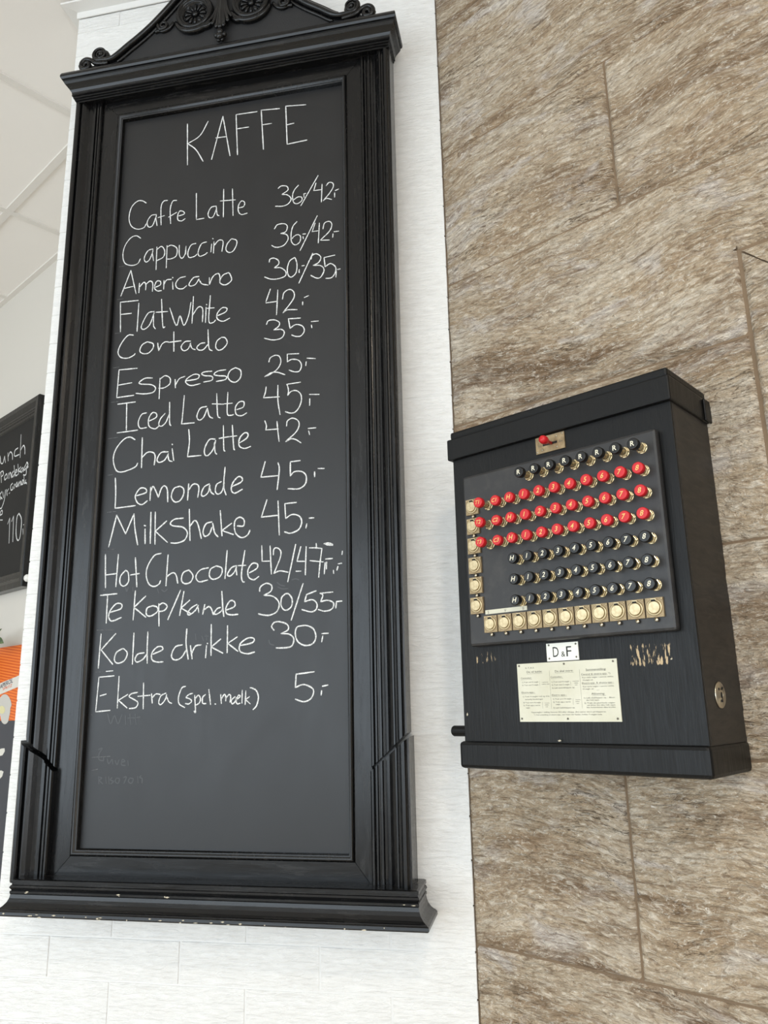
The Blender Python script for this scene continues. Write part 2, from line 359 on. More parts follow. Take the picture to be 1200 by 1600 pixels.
def structure():
    # stone wall
    W = MB(); W.box(XC - 0.02, XC + 0.668, YS + 0.004, YS + 0.20, 0, CEIL); W.box(XC + 0.668, RX1, YS + 0.004, YS + 0.20, 1.5 + 0.534, CEIL)
    W.box(XC + 1.55, RX1, YS + 0.004, YS + 0.2, 0, 2.034)
    wall = W.build('wall_right', M['grout'], kind='structure')
    wall['label'] = 'wall clad in streaky brown stone planks'
    STEP = 0.0045; J = 0.0015
    rng = random.Random(4)
    def relief(u, z, xo, zo, lift, vert):
        a, b = (z, u) if vert else (u, z)
        wob = noise.noise((a*3.1+xo, b*5+zo, 1.3))*0.04
        return lift + 0.0012 + 0.0026*noise.fractal((a*11+xo, (b+wob)*48+zo, 0.2), 0.9, 2.1, 4) + 0.0020*noise.fractal((a*48+xo, (b+wob)*120+zo, 4.2), 0.7, 2.2, 3) + 0.0014*noise.noise((a*4, b*7+zo, 7))
    def slab(rects, vert=False, cut=None):
        """rects: (u0, u1, z0, z1, sides that are free edges)"""
        zo = rng.uniform(-40, 40); xo = rng.uniform(-40, 40); lift = rng.uniform(0.0, 0.0015)
        vsx = []; fs = []
        for u0, u1, z0, z1, free in rects:
            a0 = u0 + (J if 'L' in free else 0); a1 = u1 - (J if 'R' in free else 0); c0 = z0 + (J if 'B' in free else 0); c1 = z1 - (J if 'T' in free else 0)
            nu = max(2, round((a1-a0)/STEP)); nz = max(2, round((c1-c0)/STEP)); k0 = len(vsx)
            for j in range(nz+1):
                z = c0 + (c1-c0)*j/nz
                for i in range(nu+1):
                    u = a0 + (a1-a0)*i/nu
                    edge = (i == 0 and 'L' in free) or (i == nu and 'R' in free) or (j == 0 and 'B' in free) or (j == nz and 'T' in free)
                    off = -0.0045 if edge else max(-0.003, relief(u, z, xo, zo, lift, vert))
                    ju = 0.0006*noise.noise((u*60, z*60, 3.0)) if edge else 0
                    vsx.append((XC+u+ju, YS-off, 1.5+z+ju))
            for j in range(nz):
                for i in range(nu):
                    k = k0+j*(nu+1)+i; fs.append((k, k+1, k+nu+2, k+nu+1))
        me = bpy.data.meshes.new('stone_slab'); me.from_pydata(vsx, [], fs); me.update()
        if cut or len(rects) > 1:
            bm = bmesh.new(); bm.from_mesh(me)
            if len(rects) > 1: bmesh.ops.remove_doubles(bm, verts=bm.verts, dist=0.0004)
            if cut: bmesh.ops.bisect_plane(bm, geom=bm.verts[:]+bm.edges[:]+bm.faces[:], plane_co=cut[0], plane_no=cut[1], clear_outer=True)
            bm.to_mesh(me); bm.free()
        me.polygons.foreach_set('use_smooth', [True]*len(me.polygons))
        link('stone_slab', me, M['stone'], wall)
    H = [1.70, 1.4165, 1.1155, 0.8175, 0.516, 0.2147, -0.0825, -0.385, -0.686, -0.988, -1.29, -1.5]
    V2 = 0.5475; HD = 0.6545; JW = 0.12; ALL = 'LRBT'
    slab([(0, 0.92, H[1], H[0], ALL)]); slab([(0, 0.74, H[2], H[1], ALL)]); slab([(0.74, 1.6, H[2], H[1], ALL)])
    slab([(0, 0.3705, H[3], H[2], ALL)]); slab([(0.3705, 1.0, H[3], H[2], ALL)])
    slab([(0, V2, H[4], HD, 'LBR'), (0, V2, HD, H[3], 'LT'), (V2, 0.95, HD, H[3], 'TRB')])
    slab([(0, V2, H[5], H[4], ALL)]); slab([(0, V2, H[6], H[5], ALL)])
    slab([(0, 0.289, H[7], H[6], ALL)]); slab([(0.289, V2, H[7], H[6], ALL)])
    for k in range(7, 11): slab([(0, V2, H[k+1], H[k], ALL)])
    # upright plank and lintel plank of the doorway surround, mitred at the corner
    mc = Vector((XC+V2, 0, 1.5+HD)); md = Vector((1, 0, 1)).normalized()
    slab([(V2+0.0022, V2+JW, -1.5, HD-0.0015, ALL)], True, (mc - md*0.0012, md))
    slab([(V2+0.002, 0.95, HD-JW, HD-0.0015, ALL)], False, (mc + md*0.0008, -md))
    d = MB(); d.box(XC+0.668, XC+1.55, YS+0.10, YS+0.14, 0, 2.034); d.build('door_1', M['door'], kind='structure')['label'] = 'plain dark door in the stone doorway'
    # beige wall, in line with the stone wall, beyond the pillar
    b = MB(); b.box(RX0, XC - 0.022, YS, YS + 0.2, 0, CEIL); b.build('wall_left', M['beige'], kind='structure')['label'] = 'plain beige painted wall beyond the white pillar'
    # white pillar with painted brick face
    WL = -0.890
    A = CORNER; B = CORNER + EW*WL; k = (YS - B.y)/NW.y; C_ = B + NW*k
    rec = NW*0.0021
    P = [A + rec, B + rec, C_]
    m = MB(); n = 3
    m.add([(p.x, min(p.y, YS), 0) for p in P] + [(p.x, min(p.y, YS), CEIL) for p in P], [(0,1,2), (3,5,4), (0,3,4,1), (1,4,5,2), (2,5,3,0)])
    pil = m.build('wall_center', M['joint'], kind='structure'); pil['label'] = 'white painted brick pillar face set at an angle'
    cache = {}
    def brick_mesh(wd, var):
        key = (round(wd, 4), var)
        if key in cache: return cache[key]
        r = random.Random(int(wd*1e5)*7+var); hh = 0.0662; nx, nz = max(2, int(wd/0.05)), 2
        vs_, fs = [], []
        for j in range(nz+1):
            for i in range(nx+1):
                x = wd*i/nx; z = hh*j/nz; e = (i in (0, nx)) + (j in (0, nz))
                y = r.uniform(-0.0002, 0.0002) + (0.0002 if e else 0)
                vs_.append((x + r.uniform(-.0005, .0005)*(i not in (0, nx)), y, z + r.uniform(-.0006, .0006)))
        for j in range(nz):
            for i in range(nx):
                q = j*(nx+1)+i; fs.append((q, q+1, q+nx+2, q+nx+1))
        rim = [i for i in range(nx+1)] + [j*(nx+1)+nx for j in range(1, nz+1)] + [nz*(nx+1)+i for i in range(nx-1, -1, -1)] + [j*(nx+1) for j in range(nz-1, 0, -1)]
        b0 = len(vs_); cx, cz = wd/2, hh/2
        for q in rim:
            x, y, z = vs_[q]; vs_.append((x + (0.0010 if x > cx else -0.0010), 0.0026, z + (0.0010 if z > cz else -0.0010)))
        for a in range(len(rim)):
            c = (a+1) % len(rim); fs.append((rim[a], b0+a, b0+c, rim[c]))
        me = bpy.data.meshes.new('brick'); me.from_pydata(vs_, [], fs); me.update()
        cache[key] = me
        return me
    r = random.Random(2)
    for n in range(-12, 32):
        z = -0.4677 + 0.07*n
        if z > CEIL-1.5-0.02: break
        fit = min(1.0, (CEIL-1.5-0.0245-z-0.0023)/0.0662)
        ph = -0.521 if n % 2 == 0 else -0.3976
        x = ph - 0.256*3
        while x < 0:
            a, b = max(x + 0.0021, WL), min(x + 0.256 - 0.0021, 0.0)
            if -0.03 < b < 0: b = 0.0
            if b - a > 0.031:
                o = link('brick', brick_mesh(b-a, r.randrange(3)), M['white'], pil)
                o.location = CORNER + EW*a + Vector((0, 0, 1.5 + z + 0.0019)); o.rotation_euler = (r.uniform(-.003, .003), 0, WANG + r.uniform(-.0012, .0012)); o.scale = (1, 1, fit)
            x += 0.256
    # angle trim under the ceiling, wrapped round the pillar
    t = MB(); pts = [A, B, C_]
    o1, o2 = CORNER + EW*0.03 - NW*0.034, B - EW*0.031 - NW*0.034
    o3 = B - EW*0.031 + NW*(k-0.0)
    zt, zb = CEIL - 0.001, CEIL - 0.006
    def quad(a, b, c, d):
        t.add([(p.x, min(p.y, YS-0.001), zb) for p in (a,b,c,d)] + [(p.x, min(p.y, YS-0.001), zt) for p in (a,b,c,d)], [(0,1,2,3),(7,6,5,4),(0,4,5,1),(1,5,6,2),(2,6,7,3),(3,7,4,0)])
    quad(A - NW*0.0005, B - NW*0.0005, o2, o1); quad(B, C_, o3, o2)
    tr = t.build('trim_1', M['trimw'], kind='structure'); tr['label'] = 'white angle trim where the pillar meets the ceiling'
    v = MB()   # upright leg of the angle, a little lower
    v.add([(p.x, p.y, z) for z in (CEIL-0.024, CEIL-0.006) for p in (A-NW*0.0015, B-NW*0.0015-EW*0.0015, B-NW*0.004-EW*0.004, A-NW*0.004)], [(0,1,2,3),(7,6,5,4),(0,4,5,1),(1,5,6,2),(2,6,7,3),(3,7,4,0)])
    v.build('trim_2', M['trimw'], kind='structure')['label'] = 'thin white edge strip at the top of the pillar'
    # ceiling: slab, grid bars and tiles
    c = MB(); c.box(RX0, RX1, RY0, YS+0.2, CEIL+0.03, CEIL+0.15)
    ce = c.build('ceiling', M['tile'], kind='structure'); ce['label'] = 'suspended ceiling of pale square tiles'
    gx0, gy0 = -1.9675, 0.879
    xs = [gx0 + 0.6*i for i in range(-5, 9)]; ys = [gy0 + 0.6*i for i in range(-8, 2)]
    bw = 0.012
    bx = bpy.data.meshes.new('ceiling_bar'); q = MB()
    for x in xs:
        if RX0 < x < RX1: MB().box(x-bw, x+bw, RY0, YS, CEIL, CEIL+0.028).build('ceiling_bar', M['bar'], ce)
    for y in ys:
        if RY0 < y < YS: MB().box(RX0, RX1, y-bw, y+bw, CEIL+0.0002, CEIL+0.028).build('ceiling_bar', M['bar'], ce)
    MB().box(RX0, XC, YS-0.02, YS, CEIL-0.0002, CEIL+0.028).build('ceiling_bar', M['bar'], ce)
    xe = [RX0] + [x for x in xs if RX0 < x < RX1] + [RX1]; ye = [RY0] + [y for y in ys if RY0 < y < YS] + [YS]
    tcache = {}
    for i in range(len(xe)-1):
        for j in range(len(ye)-1):
            wx, wy = xe[i+1]-xe[i], ye[j+1]-ye[j]; key = (round(wx, 3), round(wy, 3))
            if key not in tcache:
                tm = MB(); tm.box(0.008, wx-0.008, 0.008, wy-0.008, CEIL+0.006, CEIL+0.022); tcache[key] = tm.mesh('ceiling_tile')
            link('ceiling_tile', tcache[key], M['tile'], ce, loc=(xe[i], ye[j], 0))
    # floor and the walls behind the viewer, with their window openings
    MB().box(RX0, RX1, RY0, YS+0.2, -0.1, 0).build('floor', M['floor'], kind='structure')['label'] = 'warm oak floor'
    f = MB(); f.box(RX0-0.15, RX0, RY0, YS, 0, CEIL); f.build('wall_far_left', M['beige'], kind='structure')['label'] = 'plain beige side wall'
    f = MB(); x0, x1, z0, z1 = -4.2, 2.2, 0.5, 2.8
    f.box(RX0, x0, RY0-0.15, RY0, 0, CEIL); f.box(x1, RX1, RY0-0.15, RY0, 0, CEIL); f.box(x0, x1, RY0-0.15, RY0, 0, z0); f.box(x0, x1, RY0-0.15, RY0, z1, CEIL)
    f.build('wall_back', M['beige'], kind='structure')['label'] = 'wall with the wide shop window'
    g = MB()
    for i in range(5):
        x = x0 + (x1-x0)*i/4; g.box(x-0.03, x+0.03, RY0-0.09, RY0-0.03, z0, z1)
    for z in (z0+0.03, z1-0.03): g.box(x0, x1, RY0-0.09, RY0-0.03, z-0.03, z+0.03)
    g.build('window_1', M['frame_w'], kind='structure')['label'] = 'dark framed shop window'
    f = MB(); y0, y1, z0, z1 = -3.3, 0.3, 0.6, 2.6
    f.box(RX1, RX1+0.15, RY0, y0, 0, CEIL); f.box(RX1, RX1+0.15, y1, YS+0.2, 0, CEIL); f.box(RX1, RX1+0.15, y0, y1, 0, z0); f.box(RX1, RX1+0.15, y0, y1, z1, CEIL)
    f.build('wall_side', M['beige'], kind='structure')['label'] = 'side wall with a window'
    g = MB()
    for i in range(3):
        y = y0 + (y1-y0)*i/2; g.box(RX1+0.03, RX1+0.09, y-0.03, y+0.03, z0, z1)
    for z in (z0+0.03, z1-0.03): g.box(RX1+0.03, RX1+0.09, y0, y1, z-0.03, z+0.03)
    g.build('window_2', M['frame_w'], kind='structure')['label'] = 'dark framed side window'
structure()

# ------------------------------------------------------------------ chalk handwriting, traced from the photograph
# crop origins and scales the stroke points were read in
CROP = dict(A=(170,150,3.158), B=(170,340,5.217), C=(400,270,5.927), D=(160,500,5.0), E=(390,470,6.667), F=(150,680,4.8), G=(390,700,5.0), H=(140,850,4.444), I=(130,830,2.609), L=(0,600,4.706))
HAND = {
('A','KAFFE',3.0): """388,138 388,340|490,125 450,195 390,235|390,235 430,265 465,322;507,313 563,100|563,100 598,295|528,207 582,200;628,92 635,290|628,92 732,77|632,162 690,153;752,70 763,263|752,70 842,62|755,143 803,135;873,50 880,238|873,50 972,43|876,143 913,134|880,238 978,217""",
('A','Caffe Latte',2.7): """185,528 165,517 140,520 112,550 100,600 110,640 140,657 172,650 185,630;235,585 210,590 190,620 195,645 215,640 232,600 235,585|232,600 238,640;290,515 270,520 258,550 258,637|243,600 275,590;335,515 315,520 303,560 305,630|295,598 335,574;345,592 372,582 368,570 350,568 340,590 342,612 360,616 377,605;432,480 432,605|432,610 470,603;530,543 505,550 490,580 497,600 515,595 532,555|530,545 535,585 545,590;567,460 565,598;610,458 613,590|550,518 625,512;642,552 665,545 670,525 655,518 640,540 640,570 655,585 683,578""",
('B','Cappuccino',2.7): """260,168 225,148 180,165 135,225 115,300 130,370 185,390 235,375 258,335;360,255 320,270 290,325 300,362 330,345 355,290 360,260|355,290 365,352;392,240 385,425|392,260 430,235 455,270 445,320 390,352;475,228 468,410|475,240 510,225 555,250 550,310 510,335 472,338;575,225 575,300 595,332 620,300 630,232|630,232 626,300;710,210 670,225 645,285 655,325 700,315 718,298;797,198 755,215 728,280 740,315 785,300 802,285;838,215 832,280|845,170 851,174;858,195 853,290|857,230 890,190 915,182 932,200 922,275;1000,172 965,215 955,260 975,283 1010,275 1040,225 1040,185 1000,172""",
('B','Americano',2.9): """180,430 98,640|180,430 222,620|125,578 200,560;250,535 245,612|248,570 285,528 302,545 300,590|302,545 335,518 358,535 355,602;375,570 420,548 420,520 390,520 372,570 395,597 430,595;450,512 447,585|447,550 470,510 510,503;520,525 523,585|518,487 523,491;625,480 575,495 545,540 560,575 600,580 635,555;735,480 690,490 655,540 665,558 705,545 735,500|735,505 760,540 810,550;820,490 820,545|820,545 850,480 890,455 905,480 905,535;975,448 930,470 905,520 925,545 960,545 1000,510 990,465 975,448""",
('B','Flatwhite',2.9): """95,690 95,930|95,690 240,675|95,790 185,780;245,697 230,928;370,765 320,780 275,860 265,900 290,910 335,870 370,775|365,800 365,880 380,907;430,665 440,880 458,890|385,772 480,765;497,737 550,880 580,800 612,878 650,800 670,690;690,643 678,862|680,800 730,730 765,745 763,850;793,730 788,855|795,708 800,711;828,635 815,840 850,855 870,835|800,740 860,735;885,800 950,770 962,740 925,735 885,780 885,825 930,845 985,820""",
('D','Cortado',3.0): """243,118 200,120 150,180 122,250 145,292 200,297 245,275 255,262;350,170 310,195 292,240 315,262 360,258 395,220 395,185 350,170;432,180 440,240|440,240 465,190 495,170 525,175;558,92 558,245|515,175 615,162;690,165 645,170 615,210 635,240 670,225 690,180|685,185 700,220 725,232;800,178 765,185 738,215 755,235 790,230 825,190|825,75 832,215 858,240;930,135 895,165 885,210 905,235 940,225 975,180 960,140 930,135""",
('D','Espresso',3.0): """130,390 112,605|130,390 273,377|120,510 230,490|112,607 245,588;390,453 335,455 290,485 300,500 380,505 415,530 395,565 330,577 262,573;450,455 443,615|450,462 490,435 528,455 525,500 480,530 440,532;568,465 570,530|570,510 600,460 645,440;655,475 740,460 755,430 715,425 665,455 650,485 690,512 765,497;855,400 800,405 775,420 800,435 855,440 855,470 790,485;965,388 900,400 872,425 905,435 965,440 960,465 890,480;1040,372 1000,395 980,440 1000,475 1040,485 1078,450 1080,395 1040,372""",
('D','Iced Latte',3.0): """120,658 258,640|190,655 187,860|115,882 275,860;345,725 305,740 280,800 295,845 345,840;365,790 420,760 420,730 390,725 362,770 365,830 410,850 440,830;490,730 455,770 440,815 460,830 495,800 520,740|525,643 525,800 535,825;640,590 625,760 618,812|618,812 718,803;815,675 765,690 738,750 755,782 790,760 820,690|820,690 835,750 862,768;893,575 900,740 920,765|858,655 945,658;980,565 975,725 1000,745 1025,738|950,655 1015,650;1050,700 1100,680 1105,640 1070,640 1040,680 1045,735 1085,748 1128,725""",
('D','Chai Latte',3.2): """255,935 215,915 165,935 105,1010 85,1090 105,1170 145,1188 210,1170 260,1145 275,1118;312,920 305,1155|305,1080 350,1035 395,1035 412,1065 405,1132;515,1030 460,1035 428,1085 440,1112 485,1095 515,1045|512,1050 520,1095 545,1105;545,1005 557,1098|543,970 548,974;675,855 680,950 665,1068|665,1068 770,1058;880,930 835,935 800,1000 800,1050 825,1058 865,1010 885,940|875,960 880,1030 893,1048;945,825 948,1000 957,1025|912,925 985,912;1015,822 1025,990 1033,1015|990,912 1050,905;1072,960 1130,920 1135,885 1105,885 1070,930 1070,985 1110,1003 1158,988""",
('F','Lemonade',3.3): """145,320 148,430 143,548|143,548 295,528;300,455 375,430 370,400 330,400 295,455 310,505 345,520 385,492;410,390 405,490|408,430 425,385 440,400 468,465|468,465 490,400 515,380 535,410 538,500;630,382 585,400 565,460 590,500 630,490 658,440 655,400 630,382;695,365 687,487|690,420 725,370 760,370 772,400 763,465;850,365 810,390 790,440 805,458 840,430 855,375|850,380 862,425 885,445;940,348 905,370 895,420 915,442 945,420 962,360|968,240 958,380 975,448;1020,385 1090,350 1095,320 1065,312 1025,360 1015,410 1040,435 1098,405""",
('F','Milkshake',3.4): """155,600 95,838|155,600 222,740|222,740 285,590|285,590 292,700 312,822;368,703 368,815|362,676 372,680;412,577 407,812;445,575 442,818|530,643 445,720|445,720 535,803;655,622 590,630 558,660 580,680 650,690 685,730 665,785 610,808 562,808;700,555 705,790|706,680 740,640 765,670 790,775;870,650 825,665 803,720 815,758 850,740 870,690|875,660 890,730 915,762;932,565 945,755|1018,660 945,715|945,715 1030,745;1060,680 1105,680 1110,635 1075,615 1040,650 1045,730 1090,768 1135,750 1155,712""",
('H','Hot Chocolate',3.3): """110,72 110,305|200,72 182,297|112,215 190,205;250,182 215,225 212,275 240,292 270,260 268,200 250,182;318,95 328,298|285,215 345,205;497,65 450,80 405,150 393,215 410,275 445,295 480,280 493,255;545,75 530,290|532,230 575,200 600,215 612,272;690,180 650,200 638,250 660,275 700,265 718,220 690,180;825,165 770,180 738,225 760,262 820,250;880,152 840,175 832,220 855,245 900,230 920,195 915,165 880,152;955,45 940,240;1020,150 985,165 957,210 975,222 1005,195 1020,160|1018,170 1022,215;1078,45 1055,200 1060,255 1075,265|1030,150 1085,148;1110,200 1160,170 1165,140 1130,135 1100,180 1105,230 1140,248 1175,225""",
('H','Te Kop/kande',3.3): """75,357 190,345|125,360 115,550;140,475 215,450 222,418 185,415 145,460 132,505 155,535 220,510;318,325 302,528|390,362 308,440|308,440 390,508;440,428 400,445 395,490 425,500 470,470 470,440 440,428;480,415 482,570|480,425 510,410 538,430 520,460 480,470;632,320 543,525;655,328 625,497|695,390 635,445|635,445 705,485;745,420 705,445 680,480 695,492 735,460 755,425|752,430 758,475;800,420 785,488|787,465 825,435 845,450 860,490;910,440 885,450 865,480 880,488 915,465 925,440|918,328 925,440 932,503;945,460 1005,435 1005,400 975,395 948,440 950,480 985,492 1030,488""",
('H','Kolde drikke',3.3): """80,625 60,862|182,622 80,735|80,735 160,835;225,728 185,755 172,805 195,828 240,810 262,760 240,730 225,728;308,617 297,835;380,755 335,765 315,800 330,820 370,800 400,760|405,610 400,720 400,828;440,765 505,735 500,712 465,718 432,760 435,805 470,820 510,818;645,700 595,715 568,775 590,805 635,790 675,730|675,590 670,690 685,800;700,705 712,798|708,760 735,710 775,700;812,705 805,790|816,690 820,692;845,558 843,775|910,660 845,715|845,715 925,758;958,567 955,755|1025,645 960,690|960,690 1030,745;1045,705 1130,685 1140,655 1095,655 1045,695 1045,745 1095,762 1145,750""",
('H','Ekstra (spcl. mælk)',2.9): """65,925 170,915|65,925 42,1165|72,1055 115,1042|42,1165 142,1155|115,885 162,880;205,918 192,1140|265,1045 200,1085|200,1085 260,1138;333,1030 290,1040 275,1060 300,1075 335,1100 320,1135 275,1143;375,965 372,1145|335,1058 420,1050;430,1040 435,1105|433,1070 460,1042 490,1045;530,1035 495,1055 480,1100 495,1115 525,1080 535,1045|535,1060 550,1095 570,1107;667,988 640,1000 618,1060 622,1110 660,1135;715,1037 690,1045 670,1065 695,1075 708,1090 690,1110 665,1108;730,1050 735,1165 725,1160|733,1075 755,1050 770,1075 760,1105 735,1120;805,1045 785,1065 785,1105 808,1108;828,1010 840,1115;870,1110 876,1112;910,1045 915,1108|912,1080 935,1045 945,1060 945,1090|945,1070 970,1045 980,1060 975,1100;1010,1060 985,1085 990,1110 1010,1095 1020,1065|1020,1080 1045,1060 1035,1050 1018,1085 1025,1110 1045,1105;1060,1015 1058,1105;1085,1020 1080,1115|1110,1060 1083,1080|1083,1080 1115,1110;1115,998 1135,1000|1130,1003 1155,1015 1172,1060 1160,1120 1135,1150""",
('C','36,/42,-',2.6): """205,145 235,122 285,125 295,160 240,200|240,200 290,205 325,240 300,285 250,308 180,310;393,115 355,160 338,215 350,275 385,285 425,255 420,225 385,225 350,250;443,195 445,228|443,195 462,190;575,25 415,305;555,95 535,165|535,165 612,155|612,105 605,272;650,120 675,90 710,95 715,130 680,190 622,258|622,258 655,237 700,247;733,165 765,150|728,185 728,225""",
('C','36,-/42,- ',2.6): """170,520 200,480 260,472 290,495 275,545 228,562|228,562 280,570 298,610 265,665 215,688 175,688 145,672;378,452 340,500 325,570 330,640 365,668 405,640 412,590 385,572 350,590 335,610;432,568 460,565|435,590 438,610;567,398 408,720;548,465 520,545|520,545 585,535|587,465 577,650;620,520 635,465 680,450 702,480 680,540 595,625|595,625 680,622;723,545 765,540|713,565 710,598""",
('C','30,-/35,-',2.8): """122,828 130,800 165,790 205,810 210,845 170,880|170,880 230,880 275,915 270,955 210,980 140,985 80,965;355,785 310,820 290,890 300,950 330,965 370,925 380,850 365,795 355,785;400,895 400,925|425,862 447,858;525,745 397,1022;510,800 520,765 560,750 600,780 580,830 530,857|530,857 600,860 630,900 600,965 560,975 508,950;630,785 730,762|630,785 640,870|640,870 690,840 735,870 735,920 700,970 645,978;755,895 780,890|743,910 740,965""",
('C','42,-',2.8): """133,1075 92,1195|92,1205 200,1190|202,1085 190,1315;245,1170 260,1110 310,1080 350,1105 345,1170 250,1297|250,1297 290,1270 380,1267;432,1195 432,1225|447,1155 487,1137""",
('C','35,-',2.8): """97,1405 115,1370 170,1362 215,1385 210,1420 165,1455|165,1455 235,1450 262,1480 235,1530 160,1548 77,1532;300,1352 412,1345|300,1352 315,1440|315,1440 370,1405 430,1420 447,1465 415,1510 370,1515 330,1502;512,1378 577,1372|513,1410 517,1435""",
('E','25,-',2.8): """200,638 215,595 265,568 310,580 325,640 290,710 215,765 158,790|158,790 225,750 290,745 368,770;393,555 512,550|393,555 393,635|393,635 440,610 510,620 540,670 520,730 470,740 412,722;597,597 685,602|590,635 585,675""",
('E','45,-',2.9): """172,895 165,950 145,1010|145,1010 310,1000|295,880 295,1040 317,1185;385,870 530,848|390,870 405,930 397,985|397,985 430,945 485,935 530,970 540,1030 520,1100 480,1155 430,1170 372,1155;622,975 725,975|627,1020 625,1090""",
('E','42,- ',2.9): """158,1250 175,1300 168,1345|168,1345 300,1335|285,1255 295,1360 307,1465;385,1305 395,1250 450,1222 505,1250 515,1300 480,1370 375,1468|375,1468 430,1438 480,1445 535,1480;610,1330 690,1322|615,1355 625,1395""",
('G','45,-',3.2): """122,105 88,228|88,228 230,215|222,115 232,170 215,325;318,108 395,98|318,108 318,218|318,218 350,185 410,185 442,220 435,280 385,318 300,318;508,185 508,225|535,160 583,160""",
('G','45,- ',3.2): """135,405 92,540|92,540 225,525|222,412 232,680;275,435 365,425|275,435 282,550|282,550 330,520 385,530 407,575 385,635 320,665 272,655;447,592 440,625|465,548 503,545""",
('G','42/47,-',3.0): """95,762 98,885|98,885 162,883|160,765 170,985;185,835 190,790 215,780 243,805 238,860 190,980|190,980 235,960 300,970;360,752 298,1045;400,770 370,885|370,885 440,885|442,770 435,992;362,963 402,962;467,780 520,780 565,785|565,785 550,900 540,1010|472,880 575,890;520,745 522,785|580,748 620,742 650,755|590,752 640,752|600,757 650,760;592,868 648,863|590,895 583,985|602,890 600,945;725,805 722,832|690,905 720,900|690,925 682,955|655,955 657,980""",
('G','30/55,-',3.2): """78,1120 85,1085 130,1057 172,1075 165,1120 112,1150|112,1150 185,1160 230,1210 215,1275 160,1305 110,1305 68,1295;280,1138 250,1170 248,1235 280,1268 325,1240 332,1180 305,1140 280,1138;418,1058 325,1345;445,1145 520,1115|445,1145 430,1200|430,1200 490,1185 525,1215 520,1260 480,1280 408,1262;550,1135 650,1125|550,1135 572,1150 555,1200|555,1200 610,1190 655,1210 645,1255 590,1275 537,1262;678,1200 722,1195|678,1205 673,1250""",
('G','30,-',3.2): """192,1425 172,1395 195,1362 240,1358 295,1380 300,1420 245,1450|245,1450 310,1455 345,1490 330,1545 280,1560 207,1562;410,1388 370,1400 357,1450 375,1510 430,1542 490,1530 518,1480 500,1415 450,1388 410,1388;565,1450 615,1447|572,1468 563,1515""",
('I','5,-',3.2): """868,583 942,573|868,583 865,637|865,637 900,625 938,645 930,680 900,695 865,685;975,632 998,627|972,650 970,668""",
}
TICKS = dict(B="85,402 133,392|70,668 120,662|50,945 102,938", D="80,375 130,368|70,643 125,637|45,928 118,917", F="88,300 125,295|85,578 150,572|45,862 140,855", H="85,42 172,38|98,322 110,318|50,598 170,597|40,890 90,888|12,1180 18,1188", I="35,922 110,918|35,975 60,970")
GHOST = dict(I="100,745 112,785 128,752 142,785 158,748|172,752 174,788|190,745 194,788|182,762 205,760|212,745 216,788|205,762 232,757|62,890 78,885 66,905 64,930 82,935 84,920|98,928 104,948 118,930 120,950|130,935 138,952 146,932|155,942 170,938 160,930 156,952 172,955|182,935 184,955|62,1000 64,1030|62,1002 76,1006 66,1016 80,1030|92,1002 94,1028|104,1000 106,1030|118,1004 110,1014 124,1020 112,1030|136,1006 130,1020 142,1028 148,1010 136,1006|164,1004 176,1002 166,1028|190,1006 184,1020 196,1028 204,1010 190,1006|222,1000 224,1026|236,996 230,1004 240,1008 240,1026",
 H="250,300 258,330 268,300|300,300 302,330|470,310 480,340|500,318 520,330 540,312|735,625 738,665|780,640 790,670|800,640 825,640|810,630 812,668", G="215,1050 240,1070 275,1078|330,1030 360,1022 385,1030|220,1085 255,1100 300,1098|150,1500 160,1530 190,1540")

def parse(s): return [[tuple(float(c) for c in p.split(',')) for p in st.split()] for st in s.split('|')]

def ribbon(mb, pts, wd, off, taper=0.75, rng=None):
    """flat stroke in x,z just proud of the surface"""
    P = [Vector((p[0], p[1])) for p in pts]; n = len(P)
    if n < 2: return
    L = []; R = []
    for i in range(n):
        t = P[min(i+1, n-1)] - P[max(i-1, 0)]
        if t.length < 1e-9: t = Vector((1, 0))
        t.normalize(); nn = Vector((-t.y, t.x))
        k = wd*0.5*(taper if i in (0, n-1) else 1.0)*(rng.uniform(0.8, 1.2) if rng else 1)
        e = t*(-wd*0.25 if i == 0 else wd*0.25 if i == n-1 else 0)
        L.append(P[i]+nn*k+e); R.append(P[i]-nn*k+e)
    vs_ = [(p.x, -off, p.y) for p in L] + [(p.x, -off, p.y) for p in R]
    mb.add(vs_, [(i, i+1, n+i+1, n+i) for i in range(n-1)])
def crop_px(key, p):
    ox, oy, s = CROP[key]; return ox + p[0]/s, oy + p[1]/s

# ------------------------------------------------------------------ the big menu board
LEAN, TILT = 0.018, 0.003
BO = CORNER + EW*(-0.445) + Vector((0, 0, 1.5 - 0.343))
BROT = Matrix.Rotation(WANG, 3, 'Z') @ Matrix.Rotation(TILT, 3, 'Y') @ Matrix.Rotation(LEAN, 3, 'X')
BINV = BROT.transposed()
def board_px(px, py, off):
    r = BINV @ ray(px, py); o = BINV @ (EYE - BO); t = (-off - o.y)/r.y
    p = o + r*t; return p.x, p.z

